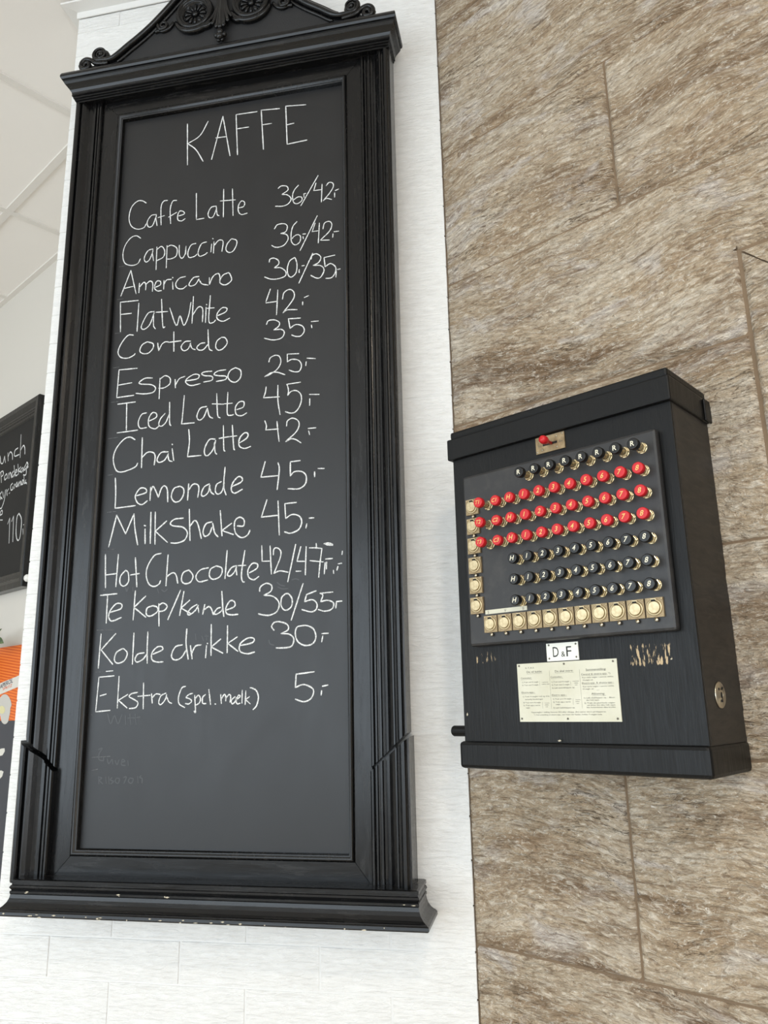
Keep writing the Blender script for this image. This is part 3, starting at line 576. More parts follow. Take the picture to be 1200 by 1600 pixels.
def rect_loft(mb, loops, smooth=False):
    """closed rectangular loops (x0,x1,z0,z1,off) joined one to the next: mouldings with mitred corners"""
    vs_ = []
    for x0, x1, z0, z1, off in loops:
        vs_ += [(x0,-off,z0),(x1,-off,z0),(x1,-off,z1),(x0,-off,z1)]
    fs = []
    for i in range(len(loops)-1):
        for k in range(4):
            l = (k+1) % 4; fs.append((4*i+k, 4*i+l, 4*i+4+l, 4*i+4+k))
    mb.add(vs_, fs, smooth)
def shelf_loft(mb, cx, rows):
    """(half width, off, z) rows: a moulding that returns round both ends, back on the wall"""
    vs_ = []
    for h, off, z in rows: vs_ += [(cx-h, 0, z), (cx-h, -off, z), (cx+h, -off, z), (cx+h, 0, z)]
    n = len(rows); fs = [(0,1,2,3), tuple(4*n-1-i for i in range(4))]
    for i in range(n-1):
        for k in range(4):
            l = (k+1) % 4; fs.append((4*i+k, 4*i+l, 4*i+4+l, 4*i+4+k))
    mb.add(vs_, fs)

def menu_board():
    bd = empty('menu_board', BO, (LEAN, TILT, WANG), label='tall chalkboard coffee menu headed KAFFE in black carved frame on white brick pillar', cat='chalkboard')
    CX = -0.0165
    MB().box(CX-0.340, CX+0.340, -0.022, 0, 0.02, 1.70).build('backing', M['frame'], bd)
    MB().box(-0.2745, 0.2475, -0.0248, -0.0222, 0.092, 1.652).build('chalk_panel', M['board'], bd)
    m = MB(); A = (-0.2795, 0.2525, 0.0875, 1.648); ins = [(0, .030), (0, .038), (.002, .0415), (.0045, .0425), (.007, .041), (.0085, .037), (.0095, .0375), (.011, .034), (.0115, .0245)]
    rect_loft(m, [(A[0]+i, A[1]-i, A[2]+i, A[3]-i, o) for i, o in ins], True); m.build('inner_bead', M['frame'], bd)
    xo0, xo1, zo0, zo1 = CX-0.3005, CX+0.3005, 0.047, 1.688; F, Bk = -0.036, -0.0222
    a0, a1, b0, b1 = A[0]+0.001, A[1]-0.001, A[2]+0.001, A[3]-0.001; g = 0.0006
    MB().prism([(xo0, zo0+g), (a0, b0+g), (a0, b1-g), (xo0, zo1-g)][::-1], F, Bk).build('stile', M['frame'], bd)
    MB().prism([(xo1, zo0+g), (a1, b0+g), (a1, b1-g), (xo1, zo1-g)], F, Bk).build('stile', M['frame'], bd)
    MB().prism([(xo0+g, zo0), (xo1-g, zo0), (a1-g, b0), (a0+g, b0)], F, Bk).build('rail', M['frame_h'], bd)
    MB().prism([(xo0+g, zo1), (a0+g, b1), (a1-g, b1), (xo1-g, zo1)], F, Bk).build('rail', M['frame_h'], bd)
    prof = [(0,.0),(0,.041),(.002,.0435),(.005,.0435),(.0068,.040),(.0085,.0425),(.0115,.0425),(.0128,.039),(.0145,.0385),(.016,.042),(.0195,.042),(.021,.038),(.025,.0375),(.031,.0405),(.037,.0465),(.042,.0505),(.0445,.051),(.0455,.047),(.0485,.0465),(.050,.052),(.0525,.0545),(.0575,.0545),(.0600,.052),(.0612,.048),(.064,.047),(.064,.0)]
    def pilaster(side, low):
        n = len(prof); vs_ = []
        for end in (0, 1):
            for t, o in prof:
                x = 0.3005 + t + (0.0045*t/0.064 if low else 0); off = o + (0.008 if low and o > 0 else 0)
                diag = 0.241 + 0.056*t/0.064
                z = (0.046 if end == 0 else diag - 0.006) if low else (diag if end == 0 else 1.690)
                vs_.append((CX + side*x, -off, z))
        fs = [(i, i+1, n+i+1, n+i) for i in range(n-1)] + [tuple(range(n)), tuple(range(2*n-1, n-1, -1)), (0, n, 2*n-1, n-1)]
        MB().add(vs_, fs).build('plinth_block' if low else 'pilaster', M['frame'], bd)
    for s in (-1, 1):
        pilaster(s, False); pilaster(s, True)
    co = [(0,1.684),(.0,1.688),(.003,1.6885),(.003,1.692),(.006,1.6925),(.006,1.6965),(.009,1.697),(.0085,1.701),(.0095,1.705),(.0125,1.710),(.0175,1.7145),(.0225,1.7185),(.026,1.723),(.0265,1.7265),(.030,1.727),(.0325,1.731),(.0325,1.736),(.030,1.742)]
    m = MB(); CC = -0.0150; shelf_loft(m, CC, [(0.3610+p*0.72, 0.0545+p, z) for p, z in co]); m.build('cornice', M['frame_h'], bd)
    ba = [(0.030,.0),(.034,.0005),(.036,.003),(.0355,.0075),(.033,.0095),(.0325,.0105),(.030,.0112),(.0255,.0145),(.021,.020),(.0185,.026),(.0175,.032),(.0185,.034),(.0185,.0375),(.0165,.0385),(.018,.041),(.0195,.0435),(.018,.0465),(.0165,.0475),(.0165,.0500),(.018,.0505),(.018,.0555),(.014,.0565)]
    CB = 0.0015
    m = MB(); shelf_loft(m, CB, [(0.3470+p, 0.064+p, z) for p, z in ba]); m.build('base_moulding', M['frame_h'], bd)
    # pediment above the cornice
    PX = -0.016
    pd = MB().prism([(PX-.336,1.741),(PX+.336,1.741),(PX+.330,1.752),(PX+.29,1.763),(PX+.262,1.7625),(PX+.247,1.7700),(PX+.224,1.784),(PX+.196,1.804),(PX+.166,1.829),(PX+.138,1.857),(PX+.110,1.887),(PX+.05,1.944),(PX,1.965),(PX-.05,1.944),(PX-.110,1.887),(PX-.138,1.857),(PX-.166,1.829),(PX-.196,1.804),(PX-.224,1.784),(PX-.247,1.7700),(PX-.262,1.7625),(PX-.29,1.763),(PX-.330,1.752)], -0.0735, -0.020).build('pediment', M['frame_rough'], bd)
    def spiral(cx, cz, r0, r1, a0, turns, off, s, n=26):
        return [(PX + s*(cx + (r0+(r1-r0)*i/n)*math.cos(a0+2*math.pi*turns*i/n)), -off, cz + (r0+(r1-r0)*i/n)*math.sin(a0+2*math.pi*turns*i/n)) for i in range(n+1)]
    for s in (-1, 1):
        # raking moulding that ends in a volute; dx measured from the middle
        sp = spiral(0.291, 1.779, 0.0035, 0.0175, math.radians(-90+684), -1.9, 0.080, s, 44)
        pa = [(.279,1.7600),(.2625,1.7590),(.247,1.7665),(.224,1.784),(.196,1.804),(.166,1.829),(.138,1.857),(.110,1.887),(.08,1.918),(.05,1.944),(.018,1.962)]
        run = catmull([(PX+s*x, -0.080, z) for x, z in pa], 4)
        rk = MB(); path = [Vector(p) for p in sp] + list(run)
        rk.tube(path, [0.0024+0.0044*min(1, max(0, i-30)/22) for i in range(len(path))], 10, 1.2)
        lip = [Vector(p) + Vector((s*0.0055, 0.006, 0.0075)) for p in run[6:]]
        rk.tube(lip, 0.0042, 8, 1.5)
        lip2 = [Vector(p) + Vector((-s*0.006, 0.006, -0.0085)) for p in run[6:]]
        rk.tube(lip2, 0.0038, 8, 1.4)
        rk.build('raking_moulding', M['frame'], bd)
        v = MB(); v.lathe([(0.0180,0.060),(0.0180,0.072),(0.0165,0.0745),(0.006,0.0755),(0.0045,0.081),(0.002,0.0835),(0.0,0.084)], 20, (PX+s*0.291, 0, 1.779)); v.build('volute_disc', M['frame'], bd)
        # small leaf curl outside the volute
        lf = MB(); sp2 = spiral(0.3255, 1.757, 0.003, 0.0125, math.radians(-40), 1.1, 0.078, s, 18)
        lf.tube(sp2, [0.0035+0.0025*i/18 for i in range(19)], 8, 1.2)
        lf.tube(catmull([(PX+s*x, -0.078, z) for x, z in ((.3375,1.753),(.336,1.765),(.326,1.7715),(.313,1.7675),(.303,1.7585),(.288,1.7535),(.270,1.7515))], 4), 0.0052, 8, 1.2)
        lf.lathe([(0.0125,0.058),(0.0125,0.070),(0.008,0.075),(0,0.076)], 16, (PX+s*0.3255, 0, 1.7555)); lf.build('leaf_scroll', M['frame'], bd)
        # rosette: ring, dish, twelve petals, button
        rx, rz = PX + s*0.0655, 1.8410
        rg = MB(); rg.lathe([(0.044,0.060),(0.044,0.078),(0.042,0.084),(0.038,0.087),(0.0345,0.084),(0.0335,0.079),(0.0315,0.081),(0.029,0.0795),(0.0278,0.073),(0.004,0.071),(0,0.071)], 40, (rx, 0, rz))
        ro = rg.build('rosette', M['frame'], bd)
        pm = MB()
        for i in range(12):
            a = 2*math.pi*i/12
            pm.tube([(rx+q*math.cos(a), -(0.0725+h), rz+q*math.sin(a)) for q, h in ((.008,.002),(.013,.0045),(.019,.005),(.0235,.003),(.0262,0))], [.0012,.0022,.0036,.0044,.0020], 7, 0.8)
        pm.lathe([(0.0075,0.070),(0.007,0.0775),(0.004,0.0805),(0,0.081)], 14, (rx, 0, rz)); pm.build('petals', M['frame'], ro)
        # curl that hugs the rosette below, and the little volute beside it
        cu = MB()
        arc = [(rx + s*0.0475*math.cos(a), -0.078, rz + 0.0475*math.sin(a)) for a in [math.radians(d) for d in range(-160, -10, 10)]]
        cu.tube(arc, [0.004+0.003*math.sin(math.pi*i/(len(arc)-1)) for i in range(len(arc))], 8, 1.2)
        cu.tube(spiral(0.1405, 1.8235, 0.003, 0.0125, math.radians(200), 1.5, 0.079, s, 20), [0.0028+0.0017*i/20 for i in range(21)], 8, 1.2)
        cu.lathe([(0.012,0.060),(0.012,0.069),(0.006,0.074),(0,0.075)], 14, (PX+s*0.1405, 0, 1.8235))
        cu.tube(catmull([(PX+s*x, -0.076, z) for x, z in ((.160,1.8125),(.150,1.8140),(.140,1.8105),(.127,1.8150),(.116,1.8280))], 3), 0.0042, 8, 1.1)
        cu.tube(catmull([(PX+s*x, -0.078, z) for x, z in ((.019,1.822),(.026,1.806),(.036,1.7985),(.044,1.802),(.043,1.809))], 4), 0.0058, 8, 1.2)
        cu.build('curl_ornament', M['frame'], bd)
    ac = MB()   # acanthus drop in the middle
    for x1, z1, w0, w1 in ((0,1.776,.0065,.0065),(.0075,1.779,.005,.005),(-.0075,1.779,.005,.005),(.016,1.790,.0045,.0045),(-.016,1.790,.0045,.0045),(.023,1.803,.004,.003),(-.023,1.803,.004,.003)):
        ac.tube(catmull([(PX+x1*0.25, -0.074, 1.900),(PX+x1*0.35, -0.082, 1.868),(PX+x1*0.55, -0.084, 1.830),(PX+x1*0.95, -0.086, (1.815+z1)/2),(PX+x1*1.15, -0.090, z1)], 4), [w0*0.6]*4+[w0*0.8]*4+[w0]*4+[w1]*4+[w1*0.5], 8, 0.9)
    ac.build('acanthus_leaf', M['frame'], bd)
    bu = MB()
    for x, z, r in ((0,1.757,.0085),(.0085,1.762,.0062),(-.0085,1.762,.0062),(0,1.769,.0075),(.004,1.751,.0045),(-.004,1.751,.0045)):
        bu.lathe([(r*math.sin(math.pi*k/8), 0.080+r*0.9-r*0.9*math.cos(math.pi*k/8)) for k in range(1, 9)], 12, (PX+x, 0, z))
    bu.build('leaf_bud', M['frame'], bd)
    tp = MB()   # crest above the meeting of the mouldings (above the picture)
    for i in range(7):
        a = math.radians(90 + (i-3)*26); tp.tube([(PX, -0.078, 1.955), (PX+.03*math.cos(a), -0.086, 1.955+.03*math.sin(a)), (PX+.055*math.cos(a), -0.080, 1.955+.055*math.sin(a))], [.005,.009,.005], 8)
    tp.build('crest', M['frame'], bd)
    # chipped paint specks on the lower edges
    ch = MB(); r = random.Random(11)
    for i in range(34):
        x = r.uniform(-.36, .38); q = r.random()
        o, z = (0.1002, r.uniform(.001, .006)) if q < .75 else (0.0829, r.uniform(.0345, .037))
        a, b = r.uniform(.001, .005), r.uniform(.0006, .0016)
        ch.add([(x-a, -o, z), (x, -o-.0003, z-b), (x+a*.8, -o, z+b*.2), (x+a*.1, -o-.0003, z+b)], [(0,1,2,3)])
    ch.build('paint_chips', M['chip'], bd, kind='stuff')
    # chalk: one part for each line of writing
    OFF = 0.0252; rng = random.Random(5); glyph = {}
    for (key, word, px), data in HAND.items():
        mb = MB()
        for letter in data.split(';'):
            for st in parse(letter):
                pts = [board_px(*crop_px(key, p), OFF) for p in st]
                sm = catmull([(x, z, 0) for x, z in pts], 5)
                if len(sm) == 2:
                    a, b = sm; n = max(2, int((b-a).length/0.006)); sm = [a+(b-a)*i/n for i in range(n+1)]
                ribbon(mb, [(p.x, p.y) for p in sm], px*0.00078, OFF, rng=rng)
        mb.build('chalk_writing', M['chalk'], bd, label='white chalk handwriting reading ' + word.strip())
    mb = MB()
    for key, s in TICKS.items():
        for st in parse(s): ribbon(mb, [board_px(*crop_px(key, p), OFF) for p in st], 0.0013, OFF)
    mb.build('guide_ticks', M['faint'], bd, kind='stuff')
    mb = MB()
    for key, s in GHOST.items():
        for st in parse(s):
            sm = catmull([board_px(*crop_px(key, p), OFF)+(0,) for p in st], 4); ribbon(mb, [(p.x, p.y) for p in sm], 0.0022, OFF-0.0001)
    mb.build('wiped_writing', M['ghost'], bd, kind='stuff')
menu_board()

# ------------------------------------------------------------------ the old telephone switchboard
UC = 0.2845; ZB = -0.096
def cab_px(px, py, off):
    u, z = stone_px(px, py, off); return u - UC, z - ZB
def tmesh_fit(body, w, h, shear=0.0, bold=0.0):
    """lettering scaled to width w and cap height h, left-bottom at the origin"""
    me = text_mesh(body, 1.0, 'LEFT', bold).copy()
    xs = [v.co.x for v in me.vertices]
    if not xs: return me
    x0, x1 = min(xs), max(xs)
    for v in me.vertices:
        v.co.x = (v.co.x-x0)/(x1-x0)*w if w else (v.co.x-(x0+x1)/2)*h/0.72
        v.co.z = v.co.z*h/0.72
        v.co.x += v.co.z*shear
    return me
def switchboard():
    sb = empty('telephone_switchboard', S(UC, 0, ZB), label='old black wooden telephone switchboard with red and black buttons on stone wall', cat='switchboard')
    F = 0.134
    MB().bbox(-0.186, 0.1885, -F+0.006, -0.001, 0.038, 0.492, 0.0012).build('cabinet_body', M['cab_side'], sb)
    MB().bbox(-0.186, 0.1885, -F, -F+0.0058, 0.038, 0.492, 0.0010).build('front_board', M['cab_front'], sb)
    m = MB(); m.bbox(-0.1915, 0.1925, -0.1425, -0.001, 0.4905, 0.5270, 0.0025); c = m.build('lid', M['cab'], sb)
    m = MB(); m.bbox(-0.1870, 0.1900, -0.1385, -0.001, 0.5272, 0.5400, 0.0035); m.build('lid_top', M['cab'], c)
    MB().bbox(0.1926, 0.1962, -0.024, -0.001, 0.4900, 0.5240, 0.0015).build('lid_back_strip', M['cab'], c)
    m = MB(); m.bbox(-0.1915, 0.1915, -0.1425, -0.001, 0.0, 0.0395, 0.0055); m.build('base_board', M['cab'], sb)
    # ebonite button panel with rounded rim
    P = 0.148
    m = MB(); m.bbox(-0.1590, 0.1692, -P, -F-0.0002, 0.1805, 0.4535, 0.0042); pn = m.build('button_panel', M['panel'], sb)
    # -------- push buttons
    cap = MB(); cap.lathe([(.0066,.0),(.0080,.0012),(.0081,.0080),(.0078,.0090),(.0073,.0096),(.0069,.0097),(.0064,.0097),(.003,.0097),(0.0002,.0097)], 24); cap_me = {'red': cap.mesh('button_cap'), 'black': cap.mesh('button_cap')}
    def collar(long):
        q = MB(); e = 0.0082 if long else 0.0
        q.lathe([(.0079,0),(.0079,.0012),(.0070,.0014)], 20)
        q.lathe([(.0076,.0014),(.0076,.0046),(.0066,.0052)], 6, smooth=False)
        if long: q.lathe([(.0056,.0050),(.0058,.0075),(.0050,.0100),(.0036,.0120),(.0036,.0125+e)], 18)
        else: q.lathe([(.0056,.0050),(.0056,.0085),(.0046,.0092),(.0036,.0095),(.0036,.0128)], 18)
        return q.mesh('collar')
    col_me = {False: collar(False), True: collar(True)}
    tcache = {}
    def button(x, z, ch, colr, long):
        rise = 0.0203 if long else 0.0122
        b = link('push_button', cap_me[colr], M['red' if colr == 'red' else 'blackcap'], sb, loc=(x, -P-rise, z))
        link('collar', col_me[long], M['collar'], b, loc=(0, rise, 0))
        k = (ch, colr)
        if k not in tcache:
            tcache[k] = tmesh_fit(ch, None, 0.0072 if len(ch) == 1 else 0.0060, 0.28 if ch != 'R' else 0.05, 0.012)
            me = tcache[k]; zz = [v.co.z for v in me.vertices]; xx = [v.co.x for v in me.vertices]
            for v in me.vertices: v.co.z -= (min(zz)+max(zz))/2; v.co.x -= (min(xx)+max(xx))/2
        link('engraving', tcache[k], M['engrave_gold' if colr == 'red' else 'engrave_cream'], b, loc=(0, -0.00995, 0))
    X0, DX, Z0, DZ = -0.1088, 0.0257, 0.3970, 0.0312
    for i in range(3, 11): button(X0+DX*i, 0.4290, 'R', 'black', True)
    for j in range(3):
        for i, ch in enumerate(['T%d' % (j+1), 'C%d' % (j+1), 'H'] + [str(k) for k in range(1, 9)]):
            button(X0+DX*i, Z0-DZ*j, ch, 'red', i == 0)
    for j in range(3, 6):
        for i, ch in enumerate(['H'] + [str(k) for k in range(1, 9)], 2):
            button(X0+DX*i, Z0-DZ*j, ch, 'black', False)
    # -------- drop indicators
    fr = MB(); w_, h_ = 0.0119, 0.0127; fr.box(-w_, w_, -0.0032, 0, -h_, h_); fr_me = fr.mesh('indicator')
    rg = MB(); rg.lathe([(.0108,.0032),(.0108,.0046),(.0100,.0052),(.0090,.0052),(.0086,.0040)], 32); rg.box(-.0036, .0036, -.0050, -.0032, .0085, .0116); rg_me = rg.mesh('ring')
    dc = MB(); dc.lathe([(.0078,.0034),(.0078,.0060),(.0077,.0063),(.0075,.0064),(.0070,.0064),(.003,.0064),(0.0002,.0064)], 32); dc_me = dc.mesh('flap_disc')
    gv = MB(); gv.lathe([(.0088,.0033),(.0088,.0037),(.0001,.0037)], 32); gv_me = gv.mesh('groove_shade')  # dark disc: shade of the gap round the flap, put in as colour
    sl = MB(); sl.box(-.0024, .0024, -.0068, -.0030, .0075, .0100); sl_me = sl.mesh('latch_slot')
    sc = MB()
    for a in (-1, 1):
        for b in (-1, 1): sc.lathe([(.0011,.0030),(.0011,.0036),(.0006,.0040),(0,.0040)], 8, (a*.0101, 0, b*.0108))
    sc_me = sc.mesh('corner_screws')
    bl = MB(); bl.lathe([(.0016,0),(.0016,.0015),(.0027,.0020),(.0029,.0035),(.0022,.0050),(0,.0056)], 14, (0.0012, 0, -.0160)); bl_me = bl.mesh('stop_screw')
    def indicator(x, z):
        b = link('indicator', fr_me, M['brass_dull'], sb, loc=(x, -P-0.0001, z))
        link('ring', rg_me, M['brass'], b); link('flap_disc', dc_me, M['brass'], b); link('latch_slot', sl_me, M['slot'], b); link('groove_shade', gv_me, M['slot'], b)
        link('corner_screws', sc_me, M['brass'], b); link('stop_screw', bl_me, M['nickel'], b)
    for j in range(6): indicator(-0.1390, 0.3998-0.0315*j)
    for i in range(11): indicator(-0.1149+0.0259*i, 0.2120)
    # label strip above the lower indicators
    lb = MB().box(-0.1246, -0.0500, -P-0.0015, -P-0.0001, 0.2272, 0.2336).build('label_strip', M['sheet'], sb)
    for x, ch in ((-0.1190, 'S'), (-0.0880, 'V'), (-0.0560, 'B')):
        link('engraving', tmesh_fit(ch, None, 0.0042), M['ink_grey'], lb, loc=(x, -P-0.0016, 0.2282))
    # -------- changeover switch at the top
    sw = MB().box(-0.0240, 0.0255, -F-0.0022, -F-0.0001, 0.4632, 0.4892).build('switch_plate', M['brass_dull'], sb)
    MB().box(-0.0115, 0.0130, -F-0.0028, -F-0.0021, 0.4738, 0.4772).build('slot', M['slot'], sw)
    q = MB(); q.lathe([(.0024,.0),(.0024,.010),(.0042,.012),(.0062,.018),(.0066,.023),(.0055,.027),(.003,.029),(0,.0294)], 18, (0.0030, -F-0.002, 0.4755)); q.build('lever_knob', M['red'], sw)
    for x, ch in ((-0.0170, 'Kl'), (0.0195, 'Ex')):
        link('engraving', tmesh_fit(ch, None, 0.0042), M['ink_grey'], sw, loc=(x, -F-0.0023, 0.4735))
    q = MB()
    for x, z in ((-.0130,.4845),(.0125,.4845),(-.0130,.4680),(.0125,.4680),(-.0215,.4660),(.0225,.4866)): q.lathe([(.0014,0),(.0014,.0030),(.0008,.0034),(0,.0034)], 10, (x, -F, z))
    q.build('plate_screws', M['nickel'], sw)
    # -------- name plate and instruction sheet (positions read from the photograph)
    def c6(cx, cy, off): return cab_px(790+cx/6.0, 990+cy/6.0, off)
    np_ = MB().box(-0.0302, 0.0208, -F-0.0018, -F-0.0001, 0.1520, 0.1772).build('name_plate', M['plate'], sb, label='ivory plate reading D & F')
    for ch, a, b, y, h in (('D', 446, 500, 220, 100), ('&', 523, 560, 216, 52), ('F', 572, 620, 214, 100)):
        x0, z0 = c6(a, y, F+.002); x1, _ = c6(b, y, F+.002)
        link('lettering', tmesh_fit(ch, x1-x0, h/6*0.00089), M['ink'], np_, loc=(x0, -F-0.00195, z0))
    sh = MB().box(-0.0825, 0.0768, -F-0.0014, -F-0.0001, 0.0680, 0.1508).build('instruction_sheet', M['sheet'], sb, label='cream sheet of printed Danish switchboard instructions')
    TX = [('K.T.A.S.',185,270,330,13),('De vil kalde:',198,342,368,18),('Centralen:',143,243,425,14),('1) Tryk ned H-nøgle',155,308,462,11),('2) Tryk ned C-nøgle',155,308,489,11),('i samme',336,400,460,9),('række ned',340,408,478,9),('Ekstra-app.:',150,272,559,14),('1) Tryk H-nøglen ind og drej',162,410,596,11),('samtidig håndsvinget.',183,352,622,11),('2) Tryk sort H-nøgle',165,330,653,11),('3) Tryk app.s sorte',168,325,679,11),('nøgle.',192,230,701,11),('i samme',366,412,655,8),('række',368,404,672,8),('ned',376,396,690,8),
      ('De skal svare:',462,632,360,18),('Centralen:',422,530,414,14),('1) Tryk ned H-nøgle',430,597,458,11),('2) Tryk ned C-nøgle',432,600,486,11),('3) Løft centralklappen op.',435,650,515,11),('i samme',626,685,450,9),('række',642,680,467,9),('ned',650,672,484,9),('Ekstra-app.:',435,570,583,14),('1) Tryk sort H-nøgle',445,617,619,11),('2) Tryk app.s sorte',445,610,647,11),('nøgle',472,512,669,11),('3) Løft kaldeklappen op.',447,652,701,11),('i samme',655,702,624,8),('række',657,694,641,8),('ned',665,687,658,8),
      ('Sammenstilling:',752,942,346,18),('Central & ekstra-app. *)',708,982,387,14),('Kun røde nøgler i samme række,',718,1012,415,11),('H-nøgle ud.',725,820,441,11),('Ekstra-app. & ekstra-app.:',716,1012,470,14),('Kun sorte nøgler i samme række,',725,1018,501,11),('H-nøgle ud.',725,828,525,11),('Afslutning:',805,930,573,18),('1) Løft slutklappen op. - Bliver',735,1028,608,11),('den helt oppe.',758,880,629,11),('2) Træk de påvirkede nøgler',738,1028,656,11),('ud; bliver den ikke helt oppe,',765,1033,676,11),('kan forbindelsen ikke brydes.',762,1035,697,11),
      ('Vippenøglen i stilling klemme (Kl) eller tilleapp. (Ex) sætter alarm på klapperne.',240,945,742,11),('*) Ved omstilling til ekstra-app., om hvem der kalder, holdes T-nøglen inde.',265,908,766,11)]
    OF = F + 0.00155; ink = MB()
    for body, a, b, y, h in TX:
        x0, z0 = c6(a, y, OF); x1, z1 = c6(b, y, OF); z0 = (z0+c6((a+b)/2, y, OF)[1])/2
        me = tmesh_fit(body, x1-x0, h/6*0.00098)
        ink.add([(v.co.x+x0, -OF, v.co.z+z0) for v in me.vertices], [tuple(p.vertices) for p in me.polygons])
        bpy.data.meshes.remove(me)
    for a, b, y in ((198,345,380),(143,248,434),(150,280,567),(462,637,371),(422,538,423),(435,575,592),(752,942,352),(708,955,397),(716,1015,480),(853,880,530),(808,942,583)):
        x0, z0 = c6(a, y, OF); x1, _ = c6(b, y, OF); ink.add([(x0,-OF,z0),(x1,-OF,z0),(x1,-OF,z0+.00022),(x0,-OF,z0+.00022)], [(0,1,2,3)])
    for xa, ya, xb, yb in ((408,345,430,705),(690,335,718,700),(318,445,320,488),(345,640,348,703),(608,445,611,486),(630,607,634,668)):
        x0, z0 = c6(xa, ya, OF); x1, z1 = c6(xb, yb, OF); ink.add([(x0,-OF,z0),(x1,-OF,z1),(x1+.00022,-OF,z1),(x0+.00022,-OF,z0)], [(0,1,2,3)])
    ink.build('printed_text', M['ink_grey'], sh)
    def pins(pts, parent):
        q = MB(); q.lathe([(.0014,0),(.0014,.0006),(.0008,.0010),(0,.0010)], 10); me = q.mesh('pin')
        for cx, cy in pts:
            x, z = c6(cx, cy, OF); link('pin', me, M['screw'], parent, loc=(x, -OF, z))
    pins(((127,305),(547,283),(1007,258),(155,797),(585,798),(1053,798)), sh); pins(((405,110),(657,95),(412,235),(665,217)), np_)
    # -------- key escutcheon on the right side
    r = ray(1124, 1086); p = r*((XC + UC + 0.1885)/r.x); ly, lz = p.y - YS, p.z - ZB
    q = MB(); q.lathe([(.0170,0),(.0170,.0014),(.0160,.0022),(.0066,.0022),(.0060,.0034),(.0046,.0034),(.0044,.0012),(0,.0012)], 32, (0.1885, ly, lz), axis='x'); lk = q.build('key_escutcheon', M['nickel'], sb)
    q = MB(); q.lathe([(.0042,.0010),(.0042,.0026),(0,.0026)], 16, (0.1885, ly, lz), axis='x'); q.box(0.1905, 0.1920, ly-.0015, ly+.0015, lz-.0090, lz); q.build('keyhole', M['slot'], lk)
    q = MB()
    for dy, dz in ((.006, .0085), (-.006, .0075)): q.lathe([(.0017,.0020),(.0017,.0030),(0,.0034)], 8, (0.1885, ly+dy, lz+dz), axis='x')
    q.build('escutcheon_screws', M['slot'], lk)
    # -------- black knob on the left side
    x, z = cab_px(709, 1142, 0.105); L = -0.1862 - x
    q = MB()
    prof = [(.0050,0),(.0050,-.003),(.0085,-.004),(.0085,-L+.002),(.0075,-L),(0,-L)]
    q.lathe(prof, 18, (-0.1860, -0.105, z), axis='x', smooth=False); q.build('side_knob', M['cab'], sb)
    # bare-wood chips
    q = MB()
    for cx, cy, a, b in ((448,1433,.0030,.0014),(97,1335,.0016,.0028),(862,1127,.0016,.0012)):
        x, z = cab_px(690+cx/2.4, 560+cy/2.4, F); o = F+.0002 if cy < 1420 else F+.004
        q.add([(x-a,-o,z),(x-a*.2,-o-.0004,z-b),(x+a,-o,z-b*.1),(x+a*.3,-o-.0004,z+b)], [(0,1,2,3)])
    q.build('wood_chips', M['chip'], sb, kind='stuff')
switchboard()

# ------------------------------------------------------------------ on the beige wall beyond the pillar
def lunch_board():
    u1, z0, z1, u0 = -1.842, 0.418, 1.122, -2.62
    cu, bz = (u0+u1)/2, z0
    lb = empty('framed_chalkboard', S(cu, 0, bz), label='black framed chalkboard with lunch prices on beige wall beyond the pillar', cat='chalkboard')
    X0, X1, Z1 = u0-cu, u1-cu, z1-bz
    MB().box(X0+.03, X1-.03, -0.015, 0, .03, Z1-.03).build('chalk_panel', M['board_far'], lb)
    m = MB(); rect_loft(m, [(X0+i, X1-i, i, Z1-i, o) for i, o in ((0,0),(0,.034),(.003,.037),(.020,.037),(.034,.031),(.036,.029),(.042,.029),(.044,.026),(.050,.026),(.052,.022),(.060,.021),(.064,.0145))])
    m.build('frame', M['frame'], lb)
    OF = 0.0153; rng = random.Random(3)
    W = ["2,530 6,580 22,580 34,530|34,530 40,578|58,505 60,565|60,535 75,500 90,515 92,555|132,470 110,490 108,530 142,518|155,372 148,540|150,490 172,452 182,470 183,515",
         "6,645 10,725|0,655 20,640 24,665 8,685|48,660 34,680 36,705 50,690|50,660 56,695|64,655 66,695|66,670 76,650 84,690|100,640 88,660 92,685 104,665|104,600 108,680|114,655 126,640 118,630 112,655 118,675 130,665|132,590 136,665|152,610 136,635 156,650|164,615 152,635 158,650 168,630|168,615 172,645|188,595 176,620 180,635 190,615|190,598 194,650 186,670 172,668|194,612 206,595 198,575 190,600 196,618 208,608",
         "0,800 4,850|14,790 0,820 16,845|20,795 26,835|40,780 32,850 12,910 0,915|48,775 52,820|50,795 64,770|66,805 72,800|92,730 78,750 82,780 96,770 94,755|104,735 106,770|105,750 114,735|126,720 116,745 124,755 130,730 132,755|138,720 140,750|140,735 150,715 154,745|166,705 158,735 168,735 172,710 166,705|176,675 178,735|190,705 182,730 192,725 196,735",
         "0,965 16,955 16,930 4,940 0,970|2,1000 18,1000",
         "56,1030 72,985|72,985 66,1170|86,1010 100,970|100,970 94,1160|140,950 124,985 118,1100 130,1150 148,1120 158,1000 140,950|172,1035 195,1028|168,1065 170,1108"]
    for s, name in zip(W, ('unch', 'Pandekage', 'kyr Granola', 'e', '110,-')):
        mb = MB()
        for st in parse(s):
            pts = []
            for p in st:
                u, z = stone_px(*crop_px('L', p), OF); pts.append((u-cu, z-bz, 0))
            sm = catmull(pts, 4)
            ribbon(mb, [(p.x, p.y) for p in sm], 0.0046, OF, rng=rng)
        mb.build('chalk_writing', M['chalk'], lb, label='white chalk handwriting reading ' + name)
lunch_board()

